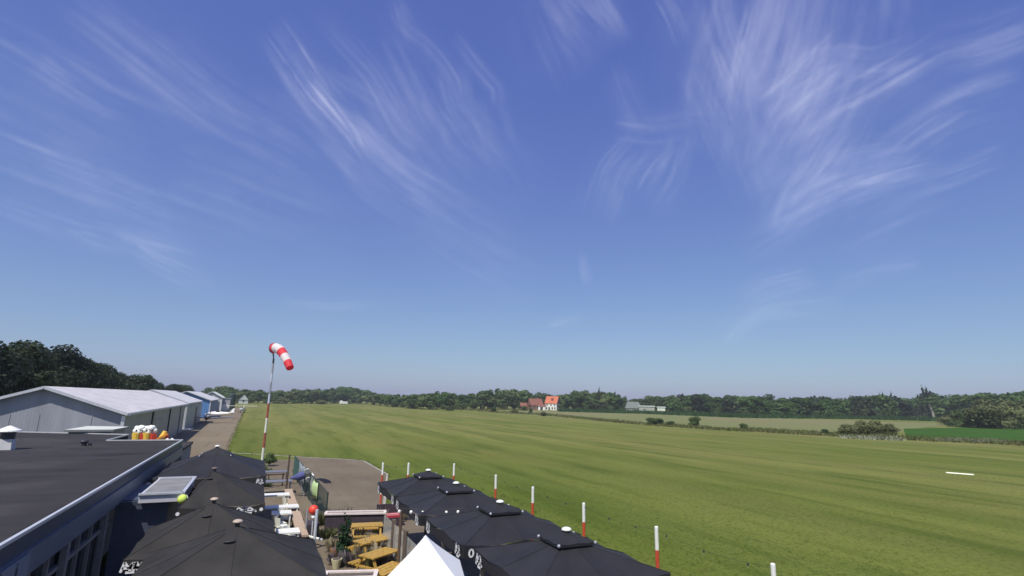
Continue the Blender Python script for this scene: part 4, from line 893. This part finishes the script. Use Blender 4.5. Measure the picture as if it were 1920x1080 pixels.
# windbreak under the black parasols
wbk = thing('glass_windbreak', 'windbreak of wooden posts and clear panels under the black parasols', 'windbreak', (5.05, 20, 0))
for y in (17.4, 19.2, 21.0): MB().box((5.05, y, .8), (.12, .2, 1.6)).build('post', mat('brown_post', (.13, .10, .08), var=.2), wbk)
gm = bpy.data.materials.new('clear_panel'); gm.use_nodes = True; t_ = gm.node_tree; b_ = t_.nodes['Principled BSDF']; b_.inputs['Base Color'].default_value = (.75, .77, .74, 1); b_.inputs['Roughness'].default_value = .15; b_.inputs['Alpha'].default_value = .28
for y in (18.3, 20.1, 21.9): MB().box((5.05, y, .85), (.02, 1.55, 1.2)).build('panel', gm, wbk)
MB().box((5.05, 20.1, .12), (.08, 5.2, .06)).build('rail', BROWNW, wbk)

# fence with cloths between the path and the patio
fx = lambda y: 3.05 + (46 - y) * .028
fen = thing('mesh_fence', 'dark green mesh fence hung with cloths along the concrete patio', 'fence', (3.3, 37, 0))
for y in (46, 42.5, 39, 35.5, 32, 28.5): MB().tube([(fx(y), y, 0), (fx(y), y, 1.5)], .035, 8).build('post', DG, fen)
rl = MB()
for z in (.1, .8, 1.47): rl.bar((fx(46), 46, z), (fx(28.5), 28.5, z), .025)
rl.build('rail', DG, fen)
wm = MB()
y = 45.8
while y > 28.6: wm.bar((fx(y), y, .1), (fx(y), y, 1.45), .012); y -= .14
wm.build('wire_mesh', DG, fen)
MB().quad((fx(46) - .03, 46, .15), (fx(42.6) - .03, 42.6, .15), (fx(42.6) - .03, 42.6, 1.44), (fx(46) - .03, 46, 1.44)).build('green_screen', mat('green_screen_cloth', (.04, .12, .10), var=.2), fen)
def cloth(name, label, cat, y0, y1, z0, z1, m, off=-.05, bulge=.12, n=8):
    mb = MB()
    for k in range(n + 1):
        f = k / n; y = y0 + (y1 - y0) * f
        for j in range(5):
            g_ = j / 4; mb.v.append((fx(y) + off - bulge * math.sin(f * math.pi) * math.sin(g_ * math.pi * .9 + .2) + .03 * math.sin(f * 17), y, z1 + (z0 - z1) * g_ + .04 * math.sin(f * 9)))
    for k in range(n):
        for j in range(4): a = k * 5 + j; mb.f.append((a, a + 1, a + 6, a + 5))
    o = mb.build(name, m, None, True); sol = o.modifiers.new('thick', 'SOLIDIFY'); sol.thickness = .012; return tag(o, label, cat)
cloth('grey_cloth', 'grey blue cloth draped over the far half of the mesh fence', 'cloth', 42.2, 38.2, .35, 1.5, mat('grey_blue_cloth', (.22, .26, .27), var=.2))
cloth('lime_banner', 'crumpled lime green banner hanging on the fence above the red ball', 'banner', 33.6, 31.6, .6, 1.42, mat('lime_cloth', (.42, .56, .26), var=.2, scale=2), -.06, .2)
cloth('white_banner', 'narrow white banner hanging on the fence beside the lime green one', 'banner', 35.6, 34.8, .3, 1.5, WHITEF, .06, .05)
p = Vector((fx(36.6) - .45, 36.6, 0)); um = thing('blue_umbrella', 'small blue umbrella with white discs leaning at the mesh fence', 'umbrella', p)
BL = mat('blue_cloth', (.06, .07, .20), rough=.7, var=.2)
MB().tube([(p.x + .2, p.y, 1.30), (p.x - .1, p.y, 1.2), (p.x - .62, p.y, 1.1)], [.22, .24, .03], 10).build('canopy', BL, um); MB().tube([(p.x + .3, p.y, .0), (p.x - .1, p.y, 1.2)], .03, 8).build('pole', GREYM, um)
for dx, dz in ((.3, 1.55), (.42, 1.05)): MB().tube([(p.x + dx, p.y - .46, dz), (p.x + dx, p.y - .42, dz + .02)], .17, 14).build('white_disc', WHITEP, um)
bp = A(588, 956, 1.25); rb = thing('red_ball', 'round red lantern ball on a pale post at the near end of the fence', 'lantern', (bp.x, bp.y, 0))
MB().ball(bp, .20, n=16, m=10).build('globe', mat('red_lantern', (.72, .06, .03), rough=.5, var=.08), rb, True)
MB().tube([(bp.x, bp.y, 0), (bp.x, bp.y, bp.z - .1)], .045, 8).build('post', WHITEP, rb); MB().ball((bp.x + .02, bp.y - .02, bp.z - .28), .11).build('collar', WHITEF, rb, True)
# grey pipe frame
pf = thing('pipe_frame', 'pale grey tubular frame standing between path and terrace', 'frame', (2.9, 24.5, 0))
pa, pb, pc = A(572, 1004, .3), A(604, 1012, .3), A(588, 1030, 0)
MB().tube([(pa.x, pa.y, .0), (pa.x, pa.y, 1.35)], .045, 8).build('upright', GREYM, pf); MB().tube([(pc.x, pc.y, 0), (pc.x, pc.y, 1.5)], .06, 8).build('upright', mat('pale_grey_pipe', (.5, .54, .58), rough=.4, var=.08), pf); MB().tube([(pa.x, pa.y, .3), (pb.x, pb.y, .3)], .05, 8).build('crossbar', WHITEP, pf)
MB().box((pa.x + .35, pa.y + 1.0, .3), (.5, .9, .6)).build('base_block', PURPLE, pf)

# planters
def planter(label, a, b, dep, h):
    a, b = Vector(a), Vector(b); d = (b - a); L_ = d.length; rz = math.atan2(d.y, d.x); m_ = (a + b) / 2
    t = thing('planter_box', label, 'planter', (m_.x, m_.y, 0), rz, 'white rimmed planters on the terrace')
    MB(True).box((0, 0, h / 2), (L_, dep, h)).build('box', PURPLE, t); r_ = MB(True)
    for s in (-1, 1): r_.box((0, s * dep / 2, h + .03), (L_ + .1, .12, .07)); r_.box((s * L_ / 2, 0, h + .031), (.12, dep - .1, .065))
    r_.build('rim', mat('pale_pink_rim', (.66, .58, .54), rough=.7, var=.1), t); MB(True).box((0, 0, h + .005), (L_ - .1, dep - .1, .02)).build('soil', mat('dry_soil', (.10, .08, .06), var=.3, scale=8), t)
    return t
planter('long white rimmed planter closing the patio behind the yellow tables', (3.35, 27.0, 0), (5.9, 26.4, 0), .5, .8)
planter('white rimmed planter at the bottom photo edge beside the large parasol', (2.35, 17.9, 0), (3.75, 17.5, 0), .6, .8)
def twigs(name, label, x, y, h, r, n, m, cat='plant', group=None, base=0):
    mb = MB(); mb.tone = []
    for _ in range(n):
        a = rnd.uniform(0, 6.28); q = r * math.sqrt(rnd.random()); hh = h * rnd.uniform(.5, 1); tx, ty = x + q * 1.3 * math.cos(a), y + q * 1.3 * math.sin(a); bx, by = x + q * .4 * math.cos(a), y + q * .4 * math.sin(a)
        w_ = rnd.uniform(.012, .03); b = rnd.uniform(0, 6.28); dx, dy = w_ * math.cos(b), w_ * math.sin(b)
        mb.quad((bx - dx, by - dy, base), (bx + dx, by + dy, base), (tx + dx, ty + dy, base + hh * .7), (tx + rnd.gauss(0, .05), ty + rnd.gauss(0, .05), base + hh)); mb.tone.append(rnd.random())
        if rnd.random() < .5:
            s = rnd.uniform(.03, .07); z = base + hh * rnd.uniform(.5, 1); mb.quad((tx - s, ty, z), (tx, ty - s, z + s * .5), (tx + s, ty, z), (tx, ty + s, z - s * .3)); mb.tone.append(rnd.random())
    return tag(mb.build(name, m), label, cat, group)
LSTRAW = leafmat('straw_leaf', (.10, .085, .05), (.36, .31, .20)); LGREYT = leafmat('grey_twig_leaf', (.07, .06, .06), (.24, .21, .22)); LOLIVE = leafmat('olive_leaf', (.04, .05, .02), (.16, .17, .07))
for i, (px, py, h, r, m_, l) in enumerate([(625, 985, .8, .35, LGREYT, 'grey twiggy plant at the left end of the long planter'), (648, 985, .85, .35, LGREYT, 'grey twiggy plant in the middle before the long planter'), (668, 983, .7, .3, LGREYT, 'grey twiggy plant left of the furthest yellow table'), (712, 988, .9, .3, LSTRAW, 'straw coloured tall grass right of the furthest yellow table'), (612, 1010, .5, .35, LOLIVE, 'olive plant beside the pale grey pipe frame'), (625, 1035, .6, .3, LSTRAW, 'straw coloured plant beside the large charcoal parasol edge'), (672, 1040, .8, .35, LSTRAW, 'dry straw plant behind the small conical tree'), (685, 1062, .9, .4, LSTRAW, 'large dry straw plant before the nearest yellow table'), (660, 1062, .6, .35, LGREYT, 'dark grey twiggy plant at the bottom before the conical tree'), (700, 1075, .8, .25, LOLIVE, 'olive tall grass at the bottom photo edge beside the planter'), (755, 975, .9, .3, LSTRAW, 'straw coloured grass beside the red bench')]):
    p = A(px, py, 0); twigs('dry_plant', l, p.x, p.y, h, r, 70, m_, 'plant', 'dry plants among the yellow tables')
for i, (px, py, h, r, m_, l) in enumerate([(640, 978, .6, .3, LGREYT, 'short grey twigs at the foot of the long planter'), (603, 985, .7, .3, LOLIVE, 'olive tuft at the left corner of the long planter'), (632, 1060, .5, .3, LGREYT, 'pale grey plant left of the conical tree foot'), (668, 1020, .7, .22, LSTRAW, 'thin straw grass right of the conical tree top'), (676, 1005, .5, .25, LSTRAW, 'small straw tuft beside the middle yellow table'), (655, 1000, .6, .25, LGREYT, 'grey stalks behind the conical tree'), (720, 1075, .7, .3, LGREYT, 'dark stalky plant at the bottom edge left of the white canopy'), (705, 1000, .6, .2, LOLIVE, 'olive stalks between the two further yellow tables')]):
    p = A(px, py, 0); twigs('dry_plant', l, p.x, p.y, h, r, 80, m_, 'plant', 'dry plants among the yellow tables')
TC = mat('terracotta', (.30, .14, .08), rough=.8, var=.2)
for px, py, l, m_ in [(627, 1045, 'terracotta pot beside the large charcoal parasol edge', TC), (660, 1045, 'pale round pot right of the conical tree', mat('pale_pot', (.45, .42, .36), var=.15)), (630, 1066, 'pale yellow round pot at the white planter end', mat('cream_pot', (.55, .52, .32), var=.15)), (672, 1028, 'small terracotta pot before the straw grass', TC)]:
    p = A(px, py, 0); pt = thing('plant_pot', l, 'pot', (p.x, p.y, 0), 0, 'pots among the yellow tables'); MB().tube([(p.x, p.y, 0), (p.x, p.y, .26), (p.x, p.y, .32)], [.12, .18, .19], 14).build('pot', m_, pt); MB().tube([(p.x, p.y, .30), (p.x, p.y, .325)], .16, 12).build('soil', MATS['dry_soil'], pt)
p = A(643, 1048, 0); ct = thing('conical_tree', 'small dark green conical tree in a black pot beside the yellow tables', 'potted tree', (p.x, p.y, 0))
MB().tube([(p.x, p.y, 0), (p.x, p.y, .35)], [.2, .27], 14).build('pot', DARKM, ct)
mb, _ = crown_mb(1.35, .62, .0, 1100, .09, 77, 9, 1); mb.v = [(x, y_, z + .3) for x, y_, z in mb.v]; mb.build('crown', leafmat('conifer_leaf', (.008, .03, .012), (.03, .08, .03)), ct); MB().tube([(p.x, p.y, .3), (p.x, p.y, 1.4)], [.03, .01], 6).build('trunk', BARK, ct)
# yellow picnic tables
def picnic(label, x, y, rz):
    t = thing('picnic_table', label, 'picnic table', (x, y, 0), rz, 'yellow picnic tables')
    tp = MB(True)
    for k in range(4): tp.box((0, -.27 + k * .18, .74), (1.3, .165, .04))
    tp.build('tabletop', YELLOW, t)
    for s in (-1, 1):
        b = MB(True); b.box((0, s * .62, .44), (1.3, .12, .04)); b.box((0, s * .77, .44), (1.3, .12, .04)); b.build('bench', YELLOW, t)
        l = MB(True); l.bar((s * .55, -.25, .72), (s * .55, -.62, 0), .07); l.bar((s * .55, .25, .72), (s * .55, .62, 0), .07); l.bar((s * .55, -.82, .40), (s * .55, .82, .40), .06); l.build('trestle', YELLOW, t)
for l, px, py, rz in [('yellow picnic table in front of the long planter, furthest of its row', 688, 984, -8), ('yellow picnic table second from the long planter', 699, 1012, 24), ('yellow picnic table beside the brown pole, third from the long planter', 712, 1037, 34), ('yellow picnic table at the white canopy edge, nearest of the row', 728, 1066, 40)]:
    p = A(px, py, .74); picnic(l, p.x, p.y, R(rz))
# red bench
p = A(731, 967, .45); rbn = thing('red_bench', 'dark bench with a red and pink cushion under the furthest black parasol', 'bench', (p.x, p.y, 0))
MB().box((p.x, p.y, .2), (1.2, .5, .4)).build('base', PURPLE, rbn); MB().box((p.x, p.y, .44), (1.15, .46, .1)).build('cushion', mat('red_cushion', (.42, .03, .05), var=.15), rbn); MB().box((p.x + .1, p.y - .1, .53), (.6, .2, .08)).build('pillow', mat('pink_cushion', (.66, .25, .27), var=.1), rbn); MB().box((p.x, p.y + .27, .7), (1.2, .08, .5)).build('backrest', PURPLE, rbn)
# shrubs and grey tables beyond the left parasols
sbp = [make_tree('garden_shrub', 'x', 'shrub', 1.0, 1.2, .05, 900, .12, 81, LGREEN, lobes=8, tr=.02)]
for px, py, h, w_, l in [(505, 874, 1.15, 1.0, 'dark rounded shrub at the foot of the windsock pole'), (494, 892, .8, .9, 'green shrub beside the corner of the tall black parasol'), (556, 892, .9, .5, 'olive shrub at the far end of the mesh fence'), (500, 912, .5, .9, 'low olive shrub between parasols and grey tables')]:
    p = A(px, py, 0); place(sbp[0], (p.x, p.y, 0), h, w_, l, 'garden shrubs on the terrace')
GT = mat('slate_grey_table', (.15, .155, .18), rough=.6, var=.12)
for px, py, lx, l in [(522, 884, 1.5, 'slate grey table right of the dark shrub, further of two'), (522, 902, 1.8, 'slate grey table beside the brown pole, nearer of two')]:
    p = A(px, py, .74); table(l, p.x - .1, p.y, lx, 1.0, GT, 'grey_table', group='slate grey tables on the terrace')
lf = thing('low_fence', 'low dark brown rail fence between shrub and brown pole', 'fence', (1.0, 40, 0))
for x in (.3, 1.2, 2.1): MB().box((x, 41.5, .4), (.08, .08, .8)).build('post', BROWNW, lf)
MB().box((1.2, 41.5, .75), (2.0, .05, .08)).build('rail', BROWNW, lf); MB().box((1.2, 41.5, .4), (1.95, .05, .08)).build('rail', BROWNW, lf)

# ------------------------------------------------------------------ cirrus, thin ice cloud sheets six kilometres up, lit by the sun
cm = bpy.data.materials.new('cirrus'); cm.use_nodes = True; t_ = cm.node_tree; N = t_.nodes; L = t_.links; N.clear()
o_ = N.new('ShaderNodeOutputMaterial'); tl_ = N.new('ShaderNodeBsdfTranslucent'); tl_.inputs[0].default_value = (.9, .9, .9, 1); tp_ = N.new('ShaderNodeBsdfTransparent'); mx_ = N.new('ShaderNodeMixShader')
uv = N.new('ShaderNodeUVMap'); uv.uv_map = 'UVMap'; at = N.new('ShaderNodeAttribute'); at.attribute_name = 'fade'
def noise(scale, sx_, sy_, det, dist_=0.):
    mp = N.new('ShaderNodeMapping'); mp.inputs['Scale'].default_value = (sx_, sy_, 1); L.new(uv.outputs[0], mp.inputs[0])
    n_ = N.new('ShaderNodeTexNoise'); n_.inputs['Scale'].default_value = scale; n_.inputs['Detail'].default_value = det; n_.inputs['Roughness'].default_value = .62; n_.inputs['Distortion'].default_value = dist_; L.new(mp.outputs[0], n_.inputs['Vector']); return n_
n1 = noise(1, .38, 7.5, 6, .3); n2 = noise(1, .9, 1.8, 4, .5)
def rng(src, lo, hi):
    r_ = N.new('ShaderNodeMapRange'); r_.inputs[1].default_value = lo; r_.inputs[2].default_value = hi; L.new(src, r_.inputs[0]); return r_.outputs[0]
def mul(a, b):
    m_ = N.new('ShaderNodeMath'); m_.operation = 'MULTIPLY'; L.new(a, m_.inputs[0]); L.new(b, m_.inputs[1]); return m_.outputs[0]
fac = mul(mul(rng(n1.outputs['Fac'], .26, .76), rng(n2.outputs['Fac'], .28, .75)), at.outputs['Fac'])
L.new(fac, mx_.inputs[0]); L.new(tp_.outputs[0], mx_.inputs[1]); L.new(tl_.outputs[0], mx_.inputs[2]); L.new(mx_.outputs[0], o_.inputs[0])
RIB = [([(515, 60), (540, 95), (575, 150), (610, 195), (650, 240), (675, 275), (692, 305)], 34, .95), ([(600, 170), (640, 220), (668, 262), (682, 290)], 13, 1.0), ([(655, 255), (700, 305), (760, 352), (830, 392), (920, 450)], 62, .55), ([(560, 140), (620, 180), (690, 220), (760, 280), (820, 350)], 60, .3),
       ([(180, 20), (300, 110), (400, 190), (470, 230), (540, 265), (600, 310), (700, 370)], 60, .42), ([(150, 30), (230, 90), (300, 140), (350, 180), (410, 220)], 44, .36), ([(0, 70), (90, 125), (130, 150), (180, 180), (220, 200), (340, 245)], 44, .42), ([(80, 120), (110, 140), (130, 155)], 22, .5),
       ([(-20, 268), (60, 300), (130, 325), (200, 350), (300, 390), (450, 435)], 46, .5), ([(-10, 370), (60, 395), (150, 430), (250, 450), (380, 478)], 26, .4), ([(230, 440), (280, 455), (340, 470)], 16, .5), ([(140, 440), (180, 455), (215, 468)], 12, .4), ([(270, 480), (310, 500), (350, 518), (410, 540)], 18, .5),
       ([(-20, 160), (60, 200), (160, 250), (260, 285)], 60, .25), ([(360, 320), (450, 350), (560, 390), (660, 420)], 70, .22), ([(620, 50), (690, 125), (720, 170), (760, 240), (785, 262)], 26, .4), ([(740, 10), (755, 55), (800, 90), (845, 150), (855, 185), (885, 220)], 22, .42), ([(745, 20), (760, 60), (770, 80)], 30, .25), ([(865, 85), (900, 130), (930, 165), (932, 190)], 14, .5),
       ([(750, 110), (800, 210), (830, 250), (850, 280), (915, 330)], 44, .5), ([(845, 150), (860, 200), (890, 240), (940, 300)], 34, .36), ([(915, 205), (940, 260), (960, 290), (1000, 350)], 40, .3), ([(700, 150), (750, 230), (800, 300)], 40, .28),
       ([(1050, -15), (1090, 30), (1128, 75)], 46, .6), ([(1120, -15), (1145, 30), (1168, 65)], 22, .7), ([(1250, -10), (1270, 30), (1282, 65)], 30, .5), ([(1000, 0), (1030, 80), (1055, 140)], 60, .25), ([(1160, 150), (1185, 210), (1205, 245)], 30, .3), ([(1180, 238), (1235, 243), (1300, 228), (1340, 235)], 30, .4),
       ([(1450, -60), (1425, 60), (1395, 130), (1385, 190), (1405, 250)], 110, .5), ([(1330, -30), (1345, 60), (1375, 140), (1400, 210)], 60, .4), ([(1410, 40), (1392, 110), (1383, 160), (1380, 195)], 26, .8), ([(1342, 105), (1356, 140), (1368, 165)], 14, .7), ([(1520, -40), (1500, 60), (1480, 140), (1450, 220)], 120, .45),
       ([(1565, 95), (1510, 150), (1470, 185), (1440, 208)], 44, .8), ([(1555, 138), (1510, 170), (1470, 200), (1445, 220)], 20, .8), ([(1745, 98), (1690, 130), (1640, 160), (1580, 190), (1500, 240), (1440, 290)], 36, .75), ([(1930, 42), (1840, 80), (1770, 100), (1690, 145)], 44, .5), ([(1930, 70), (1860, 95), (1800, 110)], 24, .4),
       ([(1580, 130), (1530, 220), (1500, 260), (1470, 310), (1415, 355)], 110, .55), ([(1570, 255), (1530, 310), (1490, 350), (1468, 400), (1462, 430)], 44, .55), ([(1725, 312), (1640, 335), (1570, 365), (1500, 398), (1450, 428)], 26, .62), ([(1640, 320), (1560, 345), (1500, 380), (1455, 425)], 50, .38), ([(1690, 305), (1620, 320), (1550, 340), (1490, 370)], 40, .5),
       ([(1850, 298), (1780, 325), (1720, 345), (1650, 375)], 24, .5), ([(1890, 175), (1820, 195), (1760, 220), (1700, 260), (1630, 305)], 46, .5), ([(1780, 210), (1730, 240), (1680, 280)], 24, .45), ([(1645, -60), (1668, 0), (1660, 70)], 50, .45), ([(1700, 100), (1640, 120), (1570, 115), (1500, 135)], 40, .4),
       ([(1185, 280), (1150, 320), (1128, 385)], 34, .5), ([(1245, 285), (1212, 320), (1195, 350)], 20, .6), ([(1272, 275), (1255, 330), (1225, 375)], 36, .36), ([(1410, 250), (1400, 300), (1420, 350)], 60, .3), ([(1320, 160), (1350, 230), (1380, 290)], 50, .3),
       ([(1505, 522), (1450, 535), (1400, 560)], 22, .55), ([(1540, 570), (1440, 582), (1390, 605), (1365, 635)], 24, .45), ([(1700, 495), (1640, 508), (1580, 528)], 18, .35), ([(1096, 490), (1100, 522)], 10, .4), ([(1045, 602), (1080, 597)], 8, .35), ([(560, 572), (640, 575), (720, 570)], 10, .25), ([(1480, 425), (1450, 445), (1410, 470)], 30, .35), ([(800, 420), (880, 470), (980, 520)], 60, .2), ([(1750, 380), (1680, 410), (1600, 450)], 50, .2)]
CZ = 6000.
cb = MB(); fade = []; uvs = []
def catmull(pts, n):
    P_ = [pts[0]] + list(pts) + [pts[-1]]; out_ = []
    for i in range(1, len(P_) - 2):
        for k in range(n):
            t = k / n; a, b, c, d = P_[i - 1], P_[i], P_[i + 1], P_[i + 2]
            out_.append(tuple(.5 * ((2 * b[j]) + (c[j] - a[j]) * t + (2 * a[j] - 5 * b[j] + 4 * c[j] - d[j]) * t * t + (3 * b[j] - a[j] - 3 * c[j] + d[j]) * t ** 3) for j in (0, 1)))
    out_.append(tuple(pts[-1])); return out_
W_ = 8
cr_ = random.Random(11); STR = []
for pts, wid_, stg in RIB:
    (a0, b0), (a1, b1), (a2, b2), (a3, b3) = pts[0], pts[1], pts[-2], pts[-1]; pts = [(a0 - (a1 - a0) * .6, b0 - (b1 - b0) * .6)] + list(pts) + [(a3 + (a3 - a2) * .6, min(640, b3 + (b3 - b2) * .6))]
    STR.append((pts, wid_ * 1.6, stg * .62))
    c = catmull(pts, 10); n = len(c)
    for _ in range(3 + int(wid_ / 9)):
        f0 = cr_.uniform(-.3, .25); f1 = f0 + cr_.uniform(.65, 1.1); i0, i1 = max(0, int(f0 * n)), min(n - 1, int(f1 * n))
        if i1 - i0 < 5: continue
        o0 = cr_.uniform(-.9, .9) * wid_; o1 = o0 * cr_.uniform(.5, 1.3) + cr_.uniform(-.2, .2) * wid_; P_ = []
        for k in range(i0, i1 + 1, max(1, (i1 - i0) // 6)):
            a, b = c[max(0, k - 1)], c[min(n - 1, k + 1)]; dx, dy = b[0] - a[0], b[1] - a[1]; l = math.hypot(dx, dy) or 1; o = o0 + (o1 - o0) * (k - i0) / (i1 - i0)
            P_.append((c[k][0] - dy / l * o, c[k][1] + dx / l * o))
        STR.append((P_, max(4.5, wid_ * cr_.uniform(.11, .32)), min(.85, stg * cr_.uniform(.25, .80))))
for ri, (pts, wid_, stg) in enumerate(STR):
    c = catmull(pts, 6); n = len(c); arc = 0; i0 = len(cb.v); z_ = CZ + ri * 4
    for k, (x, y_) in enumerate(c):
        a, b = c[max(0, k - 1)], c[min(n - 1, k + 1)]; dx, dy = b[0] - a[0], b[1] - a[1]; l = math.hypot(dx, dy) or 1; nx, ny = -dy / l, dx / l
        if k: arc += math.hypot(x - c[k - 1][0], y_ - c[k - 1][1])
        f = k / (n - 1); ef = min(1, f / .4) * min(1, (1 - f) / .5); ef = ef * ef * (3 - 2 * ef)
        ww = wid_ * (1.0 + .5 * f)
        for j in range(W_ + 1):
            v = j / W_ * 2 - 1; o = v * ww
            p = A(x + nx * o, y_ + ny * o, z_); cb.v.append(tuple(p)); fade.append(stg * .27 * ef * (math.cos(v * math.pi) * .5 + .5)); uvs.append((ri * 7.3 + arc / 100, ri * 3.1 + o / 100))
    for k in range(n - 1):
        for j in range(W_): a = i0 + k * (W_ + 1) + j; cb.f.append((a, a + 1, a + W_ + 2, a + W_ + 1))
ci = cb.build('cirrus_clouds', cm); struct(ci, 'stuff'); me = ci.data
at_ = me.attributes.new('fade', 'FLOAT', 'POINT'); at_.data.foreach_set('value', fade)
ul = me.uv_layers.new(name='UVMap'); idx = [0] * len(me.loops); me.loops.foreach_get('vertex_index', idx); flat = []
for i in idx: flat += uvs[i]
ul.data.foreach_set('uv', flat)

# ------------------------------------------------------------------ haze
hz = MB(); hz.box((0, 0, 12), (3600, 3600, 27)); ho = struct(hz.build('haze', WHITEF), 'stuff')
hm = bpy.data.materials.new('haze_air'); hm.use_nodes = True; N = hm.node_tree.nodes; N.remove(N['Principled BSDF'])
pv = N.new('ShaderNodeVolumePrincipled'); pv.inputs['Color'].default_value = (.84, .88, .94, 1); pv.inputs['Density'].default_value = HAZE
hm.node_tree.links.new(pv.outputs[0], N['Material Output'].inputs['Volume']); ho.data.materials.clear(); ho.data.materials.append(hm)
